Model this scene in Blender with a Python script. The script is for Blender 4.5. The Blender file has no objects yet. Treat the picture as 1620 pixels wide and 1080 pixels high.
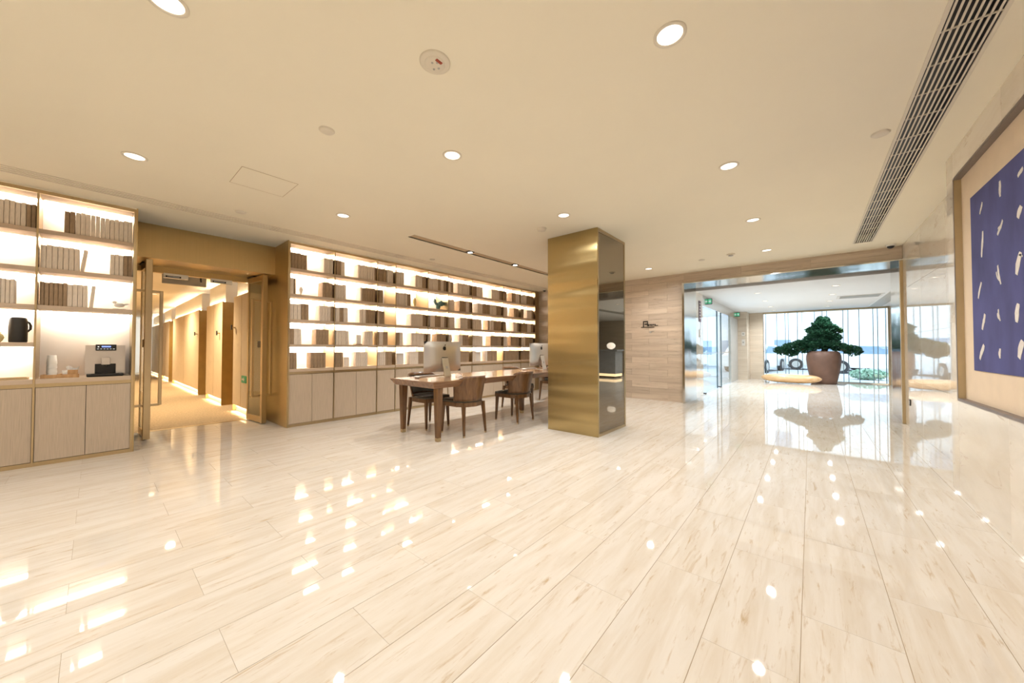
import bpy, math, random
from math import sin, cos, pi, radians, sqrt
from mathutils import Vector, Matrix

random.seed(7)
scene = bpy.context.scene
COL = scene.collection

# ------------------------------------------------------------------ camera
cam_d = bpy.data.cameras.new('camera')
cam_d.sensor_fit = 'HORIZONTAL'; cam_d.sensor_width = 36.0
cam_d.lens = 558.5 / 1620 * 36.0
cam_d.clip_start = 0.05; cam_d.clip_end = 300
cam = bpy.data.objects.new('camera', cam_d)
cam.location = (0, 0, 1.15)
cam.rotation_euler = (radians(90 + 1.07), 0, radians(40.22))
COL.objects.link(cam)
scene.camera = cam

# ------------------------------------------------------------------ light / exposure
scene.view_settings.view_transform = 'Standard'
scene.view_settings.look = 'None'
scene.view_settings.exposure = 0.0
scene.view_settings.gamma = 1.0
scene.view_settings.use_curve_mapping = False
scene.cycles.adaptive_threshold = 0.02
scene.cycles.max_bounces = 8
scene.cycles.diffuse_bounces = 4
scene.cycles.glossy_bounces = 4
scene.cycles.transparent_max_bounces = 16
scene.cycles.sample_clamp_indirect = 6.0
scene.cycles.caustics_reflective = False
scene.cycles.caustics_refractive = False

SKY = (0.80, 0.91, 1.0)
SKY_STRENGTH = 4.0
DOWNLIGHT_W = 63.0
DOWN_COL = (1.0, 0.985, 0.96)
LED_STRENGTH = 29.0
LED_COL = (1.0, 0.91, 0.79)

world = bpy.data.worlds.new('overcast_sky'); scene.world = world
world.use_nodes = True
wn = world.node_tree.nodes
wn['Background'].inputs['Color'].default_value = (*SKY, 1)
wn['Background'].inputs['Strength'].default_value = SKY_STRENGTH

# ------------------------------------------------------------------ materials
MATS = {}
def new_mat(name):
    m = bpy.data.materials.new(name); m.use_nodes = True
    nt = m.node_tree
    b = nt.nodes['Principled BSDF']
    MATS[name] = m
    return m, nt, b

def mat(name, col, rough=0.5, metal=0.0, spec=0.5, var=0.06, scale=8.0, stretch=(1, 1, 1), bump=0.0, coat=0.0, rvar=0.0):
    """principled material with procedural colour variation in object space"""
    m, nt, b = new_mat(name)
    N = nt.nodes; L = nt.links
    tc = N.new('ShaderNodeTexCoord'); mp = N.new('ShaderNodeMapping'); no = N.new('ShaderNodeTexNoise')
    mp.inputs['Scale'].default_value = stretch
    L.new(tc.outputs['Object'], mp.inputs['Vector']); L.new(mp.outputs['Vector'], no.inputs['Vector'])
    no.inputs['Scale'].default_value = scale; no.inputs['Detail'].default_value = 4
    cr = N.new('ShaderNodeValToRGB')
    e = cr.color_ramp.elements
    e[0].position = 0.3; e[1].position = 0.7
    e[0].color = (*[max(0, c * (1 - var)) for c in col], 1)
    e[1].color = (*[min(1, c * (1 + var)) for c in col], 1)
    L.new(no.outputs['Fac'], cr.inputs['Fac']); L.new(cr.outputs['Color'], b.inputs['Base Color'])
    b.inputs['Roughness'].default_value = rough
    b.inputs['Metallic'].default_value = metal
    b.inputs['Specular IOR Level'].default_value = spec
    if coat: b.inputs['Coat Weight'].default_value = coat; b.inputs['Coat Roughness'].default_value = 0.05
    if rvar:
        mr = N.new('ShaderNodeMapRange')
        mr.inputs['To Min'].default_value = rough - rvar; mr.inputs['To Max'].default_value = rough + rvar
        L.new(no.outputs['Fac'], mr.inputs['Value']); L.new(mr.outputs['Result'], b.inputs['Roughness'])
    if bump:
        bp = N.new('ShaderNodeBump'); bp.inputs['Strength'].default_value = bump; bp.inputs['Distance'].default_value = 0.01
        L.new(no.outputs['Fac'], bp.inputs['Height']); L.new(bp.outputs['Normal'], b.inputs['Normal'])
    return m

def emit(name, col, strength):
    m, nt, b = new_mat(name)
    b.inputs['Base Color'].default_value = (*col, 1)
    b.inputs['Emission Color'].default_value = (*col, 1)
    b.inputs['Emission Strength'].default_value = strength
    return m

def glass(name, tint=(0.95, 0.985, 0.98), ior=1.5):
    m = bpy.data.materials.new(name); m.use_nodes = True
    nt = m.node_tree; N = nt.nodes; L = nt.links
    N.remove(N['Principled BSDF'])
    out = [n for n in N if n.type == 'OUTPUT_MATERIAL'][0]
    tr = N.new('ShaderNodeBsdfTransparent'); tr.inputs['Color'].default_value = (*tint, 1)
    gl = N.new('ShaderNodeBsdfGlossy'); gl.inputs['Roughness'].default_value = 0.01
    fr = N.new('ShaderNodeFresnel')
    ge = N.new('ShaderNodeNewGeometry'); mr = N.new('ShaderNodeMapRange')      # thin sheet: same reflectance on both faces
    mr.inputs['To Min'].default_value = ior; mr.inputs['To Max'].default_value = 1 / ior
    L.new(ge.outputs['Backfacing'], mr.inputs['Value']); L.new(mr.outputs['Result'], fr.inputs['IOR'])
    mx = N.new('ShaderNodeMixShader')
    L.new(fr.outputs[0], mx.inputs[0]); L.new(tr.outputs[0], mx.inputs[1]); L.new(gl.outputs[0], mx.inputs[2])
    L.new(mx.outputs[0], out.inputs['Surface'])
    MATS[name] = m
    return m

def stone(name, base, streak, vein, scale, rough, fscale=1.0, coat=0.0, spec=0.5, lo=0.42, hi=0.62, tone=0.05, v0=0.60, v1=0.74):
    """vein-cut stone: grain stretched by `scale` in world space, shifted at random on every slab"""
    m, nt, b = new_mat(name)
    N = nt.nodes; L = nt.links
    g = N.new('ShaderNodeNewGeometry'); oi = N.new('ShaderNodeObjectInfo')
    mul = N.new('ShaderNodeVectorMath'); mul.operation = 'MULTIPLY'
    cmb = N.new('ShaderNodeCombineXYZ')
    for k in range(3): L.new(oi.outputs['Random'], cmb.inputs[k])
    mul.inputs[1].default_value = (17.3, 31.7, 23.1)
    L.new(cmb.outputs[0], mul.inputs[0])
    mp = N.new('ShaderNodeMapping'); mp.inputs['Scale'].default_value = scale
    L.new(g.outputs['Position'], mp.inputs['Vector'])
    add = N.new('ShaderNodeVectorMath'); add.operation = 'ADD'
    L.new(mp.outputs[0], add.inputs[0]); L.new(mul.outputs[0], add.inputs[1])
    n1 = N.new('ShaderNodeTexNoise'); n1.inputs['Scale'].default_value = 1.0 * fscale; n1.inputs['Detail'].default_value = 8; n1.inputs['Roughness'].default_value = 0.62; n1.inputs['Distortion'].default_value = 0.5
    n2 = N.new('ShaderNodeTexNoise'); n2.inputs['Scale'].default_value = 2.6 * fscale; n2.inputs['Detail'].default_value = 6; n2.inputs['Roughness'].default_value = 0.7; n2.inputs['Distortion'].default_value = 0.9
    L.new(add.outputs[0], n1.inputs['Vector']); L.new(add.outputs[0], n2.inputs['Vector'])
    r1 = N.new('ShaderNodeValToRGB'); r1.color_ramp.elements[0].position = lo; r1.color_ramp.elements[1].position = hi
    r1.color_ramp.elements[0].color = (*base, 1); r1.color_ramp.elements[1].color = (*streak, 1)
    L.new(n1.outputs['Fac'], r1.inputs['Fac'])
    r2 = N.new('ShaderNodeValToRGB'); r2.color_ramp.elements[0].position = v0; r2.color_ramp.elements[1].position = v1
    r2.color_ramp.elements[0].color = (0, 0, 0, 1); r2.color_ramp.elements[1].color = (1, 1, 1, 1)
    L.new(n2.outputs['Fac'], r2.inputs['Fac'])
    mx = N.new('ShaderNodeMix'); mx.data_type = 'RGBA'
    L.new(r2.outputs['Color'], mx.inputs['Factor']); L.new(r1.outputs['Color'], mx.inputs['A'])
    mx.inputs['B'].default_value = (*vein, 1)
    # slab-to-slab tone
    hsv = N.new('ShaderNodeHueSaturation')
    mr = N.new('ShaderNodeMapRange'); mr.inputs['To Min'].default_value = 1 - tone; mr.inputs['To Max'].default_value = 1 + tone
    L.new(oi.outputs['Random'], mr.inputs['Value']); L.new(mr.outputs['Result'], hsv.inputs['Value'])
    L.new(mx.outputs['Result'], hsv.inputs['Color'])
    L.new(hsv.outputs['Color'], b.inputs['Base Color'])
    b.inputs['Roughness'].default_value = rough
    b.inputs['Specular IOR Level'].default_value = spec
    if coat: b.inputs['Coat Weight'].default_value = coat; b.inputs['Coat Roughness'].default_value = 0.015
    return m

def brushed(name, col, rough, var=0.08, stretch=(40, 40, 1.5), wave=0.0, aniso=0.0, band=(1, 1, 1)):
    m, nt, b = new_mat(name)
    N = nt.nodes; L = nt.links
    g = N.new('ShaderNodeNewGeometry'); mp = N.new('ShaderNodeMapping'); mp.inputs['Scale'].default_value = stretch
    no = N.new('ShaderNodeTexNoise'); no.inputs['Scale'].default_value = 3; no.inputs['Detail'].default_value = 5
    L.new(g.outputs['Position'], mp.inputs['Vector']); L.new(mp.outputs[0], no.inputs['Vector'])
    cr = N.new('ShaderNodeValToRGB'); e = cr.color_ramp.elements; e[0].position = .3; e[1].position = .7
    e[0].color = (*[c * (1 - var) for c in col], 1); e[1].color = (*[min(1, c * (1 + var)) for c in col], 1)
    L.new(no.outputs['Fac'], cr.inputs['Fac']); L.new(cr.outputs['Color'], b.inputs['Base Color'])
    b.inputs['Metallic'].default_value = 1.0
    if aniso:
        b.inputs['Anisotropic'].default_value = aniso
        tg = N.new('ShaderNodeTangent'); tg.direction_type = 'RADIAL'; tg.axis = 'Z'; L.new(tg.outputs[0], b.inputs['Tangent'])
    mr = N.new('ShaderNodeMapRange'); mr.inputs['To Min'].default_value = rough * .8; mr.inputs['To Max'].default_value = rough * 1.2
    L.new(no.outputs['Fac'], mr.inputs['Value']); L.new(mr.outputs['Result'], b.inputs['Roughness'])
    if wave:
        n2 = N.new('ShaderNodeTexNoise'); n2.inputs['Scale'].default_value = 1.6; n2.inputs['Detail'].default_value = 1
        mp2 = N.new('ShaderNodeMapping'); mp2.inputs['Scale'].default_value = band
        L.new(g.outputs['Position'], mp2.inputs['Vector']); L.new(mp2.outputs[0], n2.inputs['Vector'])
        bp = N.new('ShaderNodeBump'); bp.inputs['Strength'].default_value = 1.0; bp.inputs['Distance'].default_value = wave
        L.new(n2.outputs['Fac'], bp.inputs['Height']); L.new(bp.outputs['Normal'], b.inputs['Normal'])
    return m

def wood(name, c1, c2, rough=0.35, stretch=(14, 14, 1.2), coat=0.0):
    m, nt, b = new_mat(name)
    N = nt.nodes; L = nt.links
    tc = N.new('ShaderNodeTexCoord'); mp = N.new('ShaderNodeMapping'); mp.inputs['Scale'].default_value = stretch
    no = N.new('ShaderNodeTexNoise'); no.inputs['Scale'].default_value = 2.2; no.inputs['Detail'].default_value = 7; no.inputs['Distortion'].default_value = 0.8
    L.new(tc.outputs['Object'], mp.inputs['Vector']); L.new(mp.outputs[0], no.inputs['Vector'])
    cr = N.new('ShaderNodeValToRGB'); e = cr.color_ramp.elements; e[0].position = .3; e[1].position = .72
    e[0].color = (*c1, 1); e[1].color = (*c2, 1)
    L.new(no.outputs['Fac'], cr.inputs['Fac']); L.new(cr.outputs['Color'], b.inputs['Base Color'])
    b.inputs['Roughness'].default_value = rough
    if coat: b.inputs['Coat Weight'].default_value = coat; b.inputs['Coat Roughness'].default_value = 0.1
    return m

def linen(name, col, var=0.10, dens=420.0):
    """fine vertical ribs, as on the fabric-faced cabinet doors"""
    m, nt, b = new_mat(name)
    N = nt.nodes; L = nt.links
    g = N.new('ShaderNodeNewGeometry'); mp = N.new('ShaderNodeMapping'); mp.inputs['Scale'].default_value = (1, dens, 6)
    no = N.new('ShaderNodeTexNoise'); no.inputs['Scale'].default_value = 1; no.inputs['Detail'].default_value = 2
    L.new(g.outputs['Position'], mp.inputs['Vector']); L.new(mp.outputs[0], no.inputs['Vector'])
    cr = N.new('ShaderNodeValToRGB'); e = cr.color_ramp.elements; e[0].position = .35; e[1].position = .65
    e[0].color = (*[c * (1 - var) for c in col], 1); e[1].color = (*[min(1, c * (1 + var)) for c in col], 1)
    L.new(no.outputs['Fac'], cr.inputs['Fac']); L.new(cr.outputs['Color'], b.inputs['Base Color'])
    b.inputs['Roughness'].default_value = 0.75
    return m

stone('floor_marble', (0.765, 0.71, 0.635), (0.69, 0.61, 0.505), (0.55, 0.415, 0.265), (14.0, 1.5, 1.0), 0.03, spec=0.23, lo=.40, hi=.66, tone=.018, v0=.57, v1=.72)
stone('entrance_travertine', (0.76, 0.67, 0.55), (0.66, 0.56, 0.44), (0.52, 0.42, 0.33), (0.8, 0.8, 13.0), 0.28, lo=.36, hi=.64)
stone('wall_travertine', (0.67, 0.56, 0.44), (0.55, 0.44, 0.335), (0.38, 0.29, 0.21), (0.8, 0.8, 13.0), 0.28, lo=.36, hi=.62, tone=.085, v0=.56, v1=.70)
stone('polished_stone', (0.85, 0.78, 0.68), (0.76, 0.67, 0.55), (0.56, 0.44, 0.33), (0.8, 1.2, 4.0), 0.035, coat=0.6, spec=0.6, lo=.42, hi=.7)
mat('grout', (0.40, 0.29, 0.17), 0.8)
mat('ceiling_paint', (0.95, 0.88, 0.715), 0.9, var=0.01, scale=1.5)
mat('white_ceiling', (0.90, 0.91, 0.92), 0.9, var=0.01, scale=1.5)
mat('plaster_cream', (0.88, 0.81, 0.70), 0.9, var=0.02)
brushed('brass', (0.58, 0.44, 0.23), 0.34, var=.03, stretch=(20, 20, .6), wave=0.008, aniso=.6)
brushed('brass_pillar', (0.455, 0.355, 0.175), 0.25, var=0.02, stretch=(30, 30, .6), wave=0.03, aniso=.9, band=(.25, .25, 2.4))
brushed('brass_trim', (0.55, 0.43, 0.26), 0.30, var=.025, stretch=(20, 20, .8))
brushed('steel', (0.70, 0.68, 0.64), 0.14, var=0.03, stretch=(30, 30, 1), wave=0.01)
brushed('bronze_mirror', (0.30, 0.255, 0.195), 0.015, var=0.01)
brushed('aluminium', (0.72, 0.70, 0.67), 0.33, var=0.02)
mat('dark_metal', (0.05, 0.045, 0.04), 0.4, metal=0.6)
mat('grey_metal', (0.46, 0.44, 0.40), 0.45, metal=0.2)
mat('shelf_board', (0.58, 0.45, 0.33), 0.55, var=0.05, stretch=(20, 1, 20))
linen('door_linen', (0.53, 0.425, 0.315))
mat('back_panel', (0.80, 0.70, 0.60), 0.8, var=0.02)
emit('led_strip_glow', LED_COL, LED_STRENGTH)
emit('downlight_glow', (1.0, 0.95, 0.86), 1.7)
emit('downlight_core', (1.0, 0.95, 0.86), 3.5)
emit('corridor_glow', (1.0, 0.82, 0.55), 200.0)
mat('cloth_pale', (0.80, 0.69, 0.575), 0.8, var=0.08, scale=20, stretch=(1, 6, 1))
mat('cloth_dark', (0.36, 0.25, 0.155), 0.75, var=0.15, scale=20, stretch=(1, 6, 1))
mat('paper', (0.78, 0.70, 0.58), 0.85, var=0.1, scale=60, stretch=(1, 30, 1))
wood('walnut', (0.095, 0.040, 0.013), (0.20, 0.098, 0.036), 0.32, coat=0.15)
wood('walnut_top', (0.16, 0.068, 0.024), (0.30, 0.145, 0.06), 0.25, stretch=(12, 1.0, 12), coat=0.35)
mat('olive_leather', (0.055, 0.045, 0.03), 0.38, var=0.12, scale=60)
mat('white_plastic', (0.78, 0.75, 0.70), 0.4, var=0.01)
mat('ceiling_fitting', (0.80, 0.73, 0.60), 0.6, var=0.01)
mat('black_plastic', (0.012, 0.011, 0.010), 0.3, var=0.02)
mat('black_ceramic', (0.03, 0.028, 0.025), 0.5, var=0.1)
mat('paper_cup', (0.83, 0.78, 0.70), 0.7, var=0.02)
wood('bamboo', (0.45, 0.25, 0.10), (0.62, 0.38, 0.18), 0.5)
emit('display_blue', (0.25, 0.38, 0.95), 0.9)
emit('display_white', (0.8, 0.85, 0.9), 0.6)
mat('machine_silver', (0.60, 0.52, 0.44), 0.38, var=0.03, metal=0.15)
mat('verdigris', (0.13, 0.25, 0.25), 0.6, var=0.25, scale=25)
mat('porcelain', (0.86, 0.83, 0.78), 0.25, var=0.01)
mat('amber_glass', (0.75, 0.62, 0.30), 0.1, var=0.05)
mat('carpet', (0.50, 0.385, 0.25), 0.95, var=0.14, scale=14, stretch=(1, 3, 1), bump=0.3)
mat('corridor_panel', (0.76, 0.62, 0.44), 0.7, var=0.03)
mat('niche_gold', (0.42, 0.26, 0.075), 0.5, var=0.06)
mat('exit_green', (0.02, 0.35, 0.16), 0.5)
emit('exit_glow', (0.10, 0.50, 0.28), 0.7)
mat('art_cream', (0.80, 0.66, 0.50), 0.9, var=0.03)
mat('art_frame', (0.20, 0.16, 0.14), 0.45, var=0.05)
mat('art_frame_inner', (0.50, 0.385, 0.22), 0.6, var=0.05)
mat('slot_tan', (0.56, 0.43, 0.27), 0.7, var=.02)
mat('indigo_cloth', (0.075, 0.082, 0.235), 0.9, var=0.22, scale=3.0, stretch=(1, 1.6, 0.8))
mat('chalk_white', (0.78, 0.74, 0.70), 0.9, var=0.08, scale=40)
mat('terracotta', (0.17, 0.095, 0.068), 0.62, var=0.16, scale=4, bump=0.15)
mat('needles', (0.012, 0.075, 0.035), 0.6, var=0.35, scale=9)
mat('needles_young', (0.07, 0.20, 0.06), 0.6, var=0.3, scale=9)
mat('bark', (0.10, 0.065, 0.04), 0.9, var=0.3, scale=15, bump=0.4)
wood('pale_log', (0.62, 0.36, 0.16), (0.80, 0.56, 0.32), 0.35, stretch=(1.2, 12, 12), coat=0.3)
mat('soil', (0.05, 0.035, 0.025), 0.95)
glass('clear_glass')
glass('window_glass', (0.93, 0.985, 1.0))
mat('fin_edge', (0.10, 0.17, 0.20), 0.2)
mat('asphalt', (0.42, 0.44, 0.47), 0.9)
mat('facade', (0.72, 0.74, 0.77), 0.8, var=0.03)
mat('facade_window', (0.22, 0.32, 0.45), 0.15)
mat('car_white', (0.80, 0.82, 0.84), 0.2, coat=1.0, var=0.01)
mat('car_blue', (0.35, 0.45, 0.60), 0.2, coat=1.0, var=0.01)
mat('tyre', (0.03, 0.03, 0.035), 0.8)
mat('hedge', (0.36, 0.55, 0.43), 0.8, var=0.3, scale=8)
mat('dark_wall', (0.22, 0.155, 0.09), 0.5, var=0.08, stretch=(1, 1, .2))
mat('counter_grey', (0.35, 0.36, 0.38), 0.35)
emit('lamp_white', (1.0, 0.97, 0.92), 2.2)
emit('counter_glow', (1.0, 0.80, 0.52), 3.0)
mat('poster_ink', (0.22, 0.15, 0.20), 0.6, var=0.2, scale=30)
mat('pillow_white', (0.82, 0.80, 0.77), 0.6)
mat('red_lens', (0.35, 0.06, 0.03), 0.3)
emit('spot_lens', (1.0, 0.94, 0.84), 20.0)

# ------------------------------------------------------------------ mesh builder
class MB:
    def __init__(self): self.v = []; self.f = []; self.s = []; self.m = []
    def add(self, vs, fs, smooth=False, mi=0):
        o = len(self.v); self.v += [tuple(p) for p in vs]
        for f in fs: self.f.append(tuple(i + o for i in f)); self.s.append(smooth); self.m.append(mi)
        return self
    def box(self, x0, x1, y0, y1, z0, z1, mi=0):
        return self.add([(x0, y0, z0), (x1, y0, z0), (x1, y1, z0), (x0, y1, z0), (x0, y0, z1), (x1, y0, z1), (x1, y1, z1), (x0, y1, z1)],
                        [(0, 3, 2, 1), (4, 5, 6, 7), (0, 1, 5, 4), (1, 2, 6, 5), (2, 3, 7, 6), (3, 0, 4, 7)], mi=mi)
    def cbox(self, x0, x1, y0, y1, z0, z1, c, mi=0):
        """box with all edges chamfered by c"""
        vs = []; idx = {}
        X = (x0, x1); Y = (y0, y1); Z = (z0, z1); S = (1, -1)
        for i in (0, 1):
            for j in (0, 1):
                for k in (0, 1):
                    for a in range(3):
                        p = [X[i], Y[j], Z[k]]
                        for ax, sg in ((0, S[i]), (1, S[j]), (2, S[k])):
                            if ax != a: p[ax] += sg * c
                        idx[(i, j, k, a)] = len(vs); vs.append(p)
        fs = []
        for a in range(3):
            for s in (0, 1):
                b, d = [(1, 2), (2, 0), (0, 1)][a]
                ring = []
                for u, w in ((0, 0), (1, 0), (1, 1), (0, 1)):
                    t = [0, 0, 0]; t[a] = s; t[b] = u; t[d] = w
                    ring.append(idx[(*t, a)])
                fs.append(tuple(ring if s else ring[::-1]))
        for a in range(3):      # edges along a
            b, d = [(1, 2), (2, 0), (0, 1)][a]
            for u in (0, 1):
                for w in (0, 1):
                    t0 = [0, 0, 0]; t0[b] = u; t0[d] = w; t1 = list(t0); t1[a] = 1
                    q = [idx[(*t0, b)], idx[(*t1, b)], idx[(*t1, d)], idx[(*t0, d)]]
                    fs.append(tuple(q if u == w else q[::-1]))
        for i in (0, 1):
            for j in (0, 1):
                for k in (0, 1):
                    q = [idx[(i, j, k, 0)], idx[(i, j, k, 1)], idx[(i, j, k, 2)]]
                    fs.append(tuple(q if (i + j + k) % 2 == 1 else q[::-1]))
        return self.add(vs, fs, mi=mi)
    def frustum(self, cx, cy, z0, z1, a0, b0, a1, b1, ox=0, oy=0, mi=0):
        """box tapering from half sizes a0,b0 (bottom) to a1,b1 (top); top shifted by ox,oy"""
        return self.add([(cx - a0, cy - b0, z0), (cx + a0, cy - b0, z0), (cx + a0, cy + b0, z0), (cx - a0, cy + b0, z0),
                         (cx - a1 + ox, cy - b1 + oy, z1), (cx + a1 + ox, cy - b1 + oy, z1), (cx + a1 + ox, cy + b1 + oy, z1), (cx - a1 + ox, cy + b1 + oy, z1)],
                        [(0, 3, 2, 1), (4, 5, 6, 7), (0, 1, 5, 4), (1, 2, 6, 5), (2, 3, 7, 6), (3, 0, 4, 7)], mi=mi)
    def lathe(self, prof, n=24, c=(0, 0, 0), sx=1, sy=1, cap0=True, cap1=True, mi=0):
        vs = []; fs = []
        for r, z in prof:
            for k in range(n):
                a = 2 * pi * k / n; vs.append((c[0] + r * sx * cos(a), c[1] + r * sy * sin(a), c[2] + z))
        for i in range(len(prof) - 1):
            for k in range(n):
                k2 = (k + 1) % n; fs.append((i * n + k, i * n + k2, (i + 1) * n + k2, (i + 1) * n + k))
        self.add(vs, fs, True, mi)
        o = len(self.v) - len(vs)
        if cap0: self.f.append(tuple(o + k for k in range(n))[::-1]); self.s.append(False); self.m.append(mi)
        if cap1: self.f.append(tuple(o + (len(prof) - 1) * n + k for k in range(n))); self.s.append(False); self.m.append(mi)
        return self
    def tube(self, pts, rad, n=8, mi=0):
        pts = [Vector(p) for p in pts]
        rads = rad if isinstance(rad, (list, tuple)) else [rad] * len(pts)
        vs = []; fs = []
        for i, p in enumerate(pts):
            t = (pts[min(i + 1, len(pts) - 1)] - pts[max(i - 1, 0)]).normalized()
            up = Vector((0, 0, 1)) if abs(t.z) < .9 else Vector((1, 0, 0))
            u = t.cross(up).normalized(); w = t.cross(u)
            for k in range(n):
                a = 2 * pi * k / n; vs.append(p + (u * cos(a) + w * sin(a)) * rads[i])
        for i in range(len(pts) - 1):
            for k in range(n):
                k2 = (k + 1) % n; fs.append((i * n + k, (i + 1) * n + k, (i + 1) * n + k2, i * n + k2))
        self.add(vs, fs, True, mi)
        o = len(self.v) - len(vs)
        self.f.append(tuple(o + k for k in range(n))); self.s.append(False); self.m.append(mi)
        self.f.append(tuple(o + (len(pts) - 1) * n + k for k in range(n))[::-1]); self.s.append(False); self.m.append(mi)
        return self
    def prism(self, poly, axis, t0, t1, mi=0):
        """extrude a 2D polygon along axis ('x': poly is (y,z), 'y': (x,z), 'z': (x,y))"""
        n = len(poly)
        def P(p, t): return {'x': (t, p[0], p[1]), 'y': (p[0], t, p[1]), 'z': (p[0], p[1], t)}[axis]
        vs = [P(p, t0) for p in poly] + [P(p, t1) for p in poly]
        fs = [tuple(range(n))[::-1], tuple(range(n, 2 * n))] + [(i, (i + 1) % n, (i + 1) % n + n, i + n) for i in range(n)]
        return self.add(vs, fs, mi=mi)
    def ball(self, c, r, n=16, m=10, mi=0, noise=0, seed=0):
        rs = r if isinstance(r, (tuple, list)) else (r, r, r)
        rnd = random.Random(seed)
        vs = [(c[0], c[1], c[2] - rs[2])]; fs = []
        for i in range(1, m):
            a = pi * i / m
            for k in range(n):
                b = 2 * pi * k / n; j = 1 + noise * (rnd.random() - .5)
                vs.append((c[0] + rs[0] * sin(a) * cos(b) * j, c[1] + rs[1] * sin(a) * sin(b) * j, c[2] - rs[2] * cos(a) * j))
        vs.append((c[0], c[1], c[2] + rs[2])); top = len(vs) - 1
        for k in range(n):
            k2 = (k + 1) % n
            fs.append((0, 1 + k2, 1 + k)); fs.append((top, 1 + (m - 2) * n + k, 1 + (m - 2) * n + k2))
            for i in range(m - 2): fs.append((1 + i * n + k, 1 + i * n + k2, 1 + (i + 1) * n + k2, 1 + (i + 1) * n + k))
        return self.add(vs, fs, True, mi)
    def mesh(self, name, mats, off=(0, 0, 0)):
        me = bpy.data.meshes.new(name)
        me.from_pydata([(x - off[0], y - off[1], z - off[2]) for x, y, z in self.v], [], self.f)
        for q in (mats if isinstance(mats, (list, tuple)) else [mats]): me.materials.append(MATS[q])
        me.polygons.foreach_set('use_smooth', self.s); me.polygons.foreach_set('material_index', self.m)
        me.update()
        return me

def tag(o, label=None, cat=None, group=None, kind=None):
    if label: o['label'] = label
    if cat: o['category'] = cat
    if group: o['group'] = group
    if kind: o['kind'] = kind
    return o

WLOC = {}
def link(name, me, parent=None, loc=(0, 0, 0), rotz=0.0):
    o = bpy.data.objects.new(name, me); COL.objects.link(o)
    o.location = loc; o.rotation_euler = (0, 0, rotz)
    if parent: o.parent = parent
    return o

def thing(name, label, cat, loc=(0, 0, 0), rotz=0.0, group=None, kind=None):
    o = link(name, None, None, loc, rotz); o.empty_display_size = 0.1
    tag(o, label, cat, group, kind)
    WLOC[o.name] = (loc, rotz)
    return o

def part(name, mb, mats, parent, label=None, world=False):
    """mesh child; world=True when the mesh was written in world coordinates (parents are not rotated then)"""
    off = (0, 0, 0)
    if world:
        p = parent; off = Vector((0, 0, 0))
        while p: off += p.location; p = p.parent
    o = link(name, mb.mesh(name, mats, off), parent)
    if label: o['label'] = label
    return o

def solid(name, mb, mats, label, cat, loc=(0, 0, 0), rotz=0.0, group=None, kind=None):
    return tag(link(name, mb.mesh(name, mats), None, loc, rotz), label, cat, group, kind)

def struct(name, mb, mats, label, cat=None):
    o = link(name, mb.mesh(name, mats), None)
    return tag(o, label, cat, None, 'structure')

def copy_tree(o, loc, rotz=0.0, label=None, parent=None):
    c = o.copy(); COL.objects.link(c); c.parent = parent
    if parent is None: c.location = loc; c.rotation_euler = (0, 0, rotz)
    if label: c['label'] = label
    for ch in o.children: copy_tree(ch, None, 0, None, c)
    return c

def plate_with_holes(mb, us, vs, holes, fn):
    """grid of cells over us x vs; cells whose centre lies in a hole are skipped; fn(u0,u1,v0,v1) adds a box"""
    U = sorted(set([us[0], us[1]] + [h[i] for h in holes for i in (0, 1) if us[0] < h[i] < us[1]]))
    V = sorted(set([vs[0], vs[1]] + [h[i] for h in holes for i in (2, 3) if vs[0] < h[i] < vs[1]]))
    for a, b in zip(U, U[1:]):
        for c, d in zip(V, V[1:]):
            mu, mv = (a + b) / 2, (c + d) / 2
            if not any(h[0] < mu < h[1] and h[2] < mv < h[3] for h in holes): fn(a, b, c, d)

ORD = ['', 'first', 'second', 'third', 'fourth', 'fifth', 'sixth', 'seventh', 'eighth', 'ninth', 'tenth', 'eleventh', 'twelfth', 'thirteenth', 'fourteenth', 'fifteenth', 'sixteenth', 'seventeenth', 'eighteenth', 'nineteenth', 'twentieth']

# ------------------------------------------------------------------ main dimensions (metres)
H = 2.72            # lobby ceiling
XS = -5.77          # face of the bookcases
XB = -6.17          # back of the bookcases
YB = 7.98           # back wall
XR = 1.09           # right wall
XA = 0.89           # proud picture wall
YA = 4.62           # where the picture wall ends
DY0, DY1 = 0.285, 1.81      # doorway between the bookcases
XH = -6.35          # brass panel above the doorway
XD = -6.95          # line of the glass doors
ZV = 2.46           # entrance hall ceiling
YW = 16.0           # entrance hall window
YBACK = -3.2        # wall behind the camera

# ================================================================== FLOOR
TW, TL, X0 = 0.304, 0.82, -0.043
regions = [(XS - 0.03, XR + 0.01, YBACK, YB), (XD - 0.06, XS - 0.03, DY0, DY1), (-2.02, XR, YB, 8.95), (-2.02, 4.5, 8.95, YW)]
mb = MB()
for r in regions: mb.box(r[0], r[1], r[2], r[3], -0.06, -0.0013)
floor = struct('floor', mb, 'grout', 'cream marble plank floor laid in running bond', 'floor')

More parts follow.
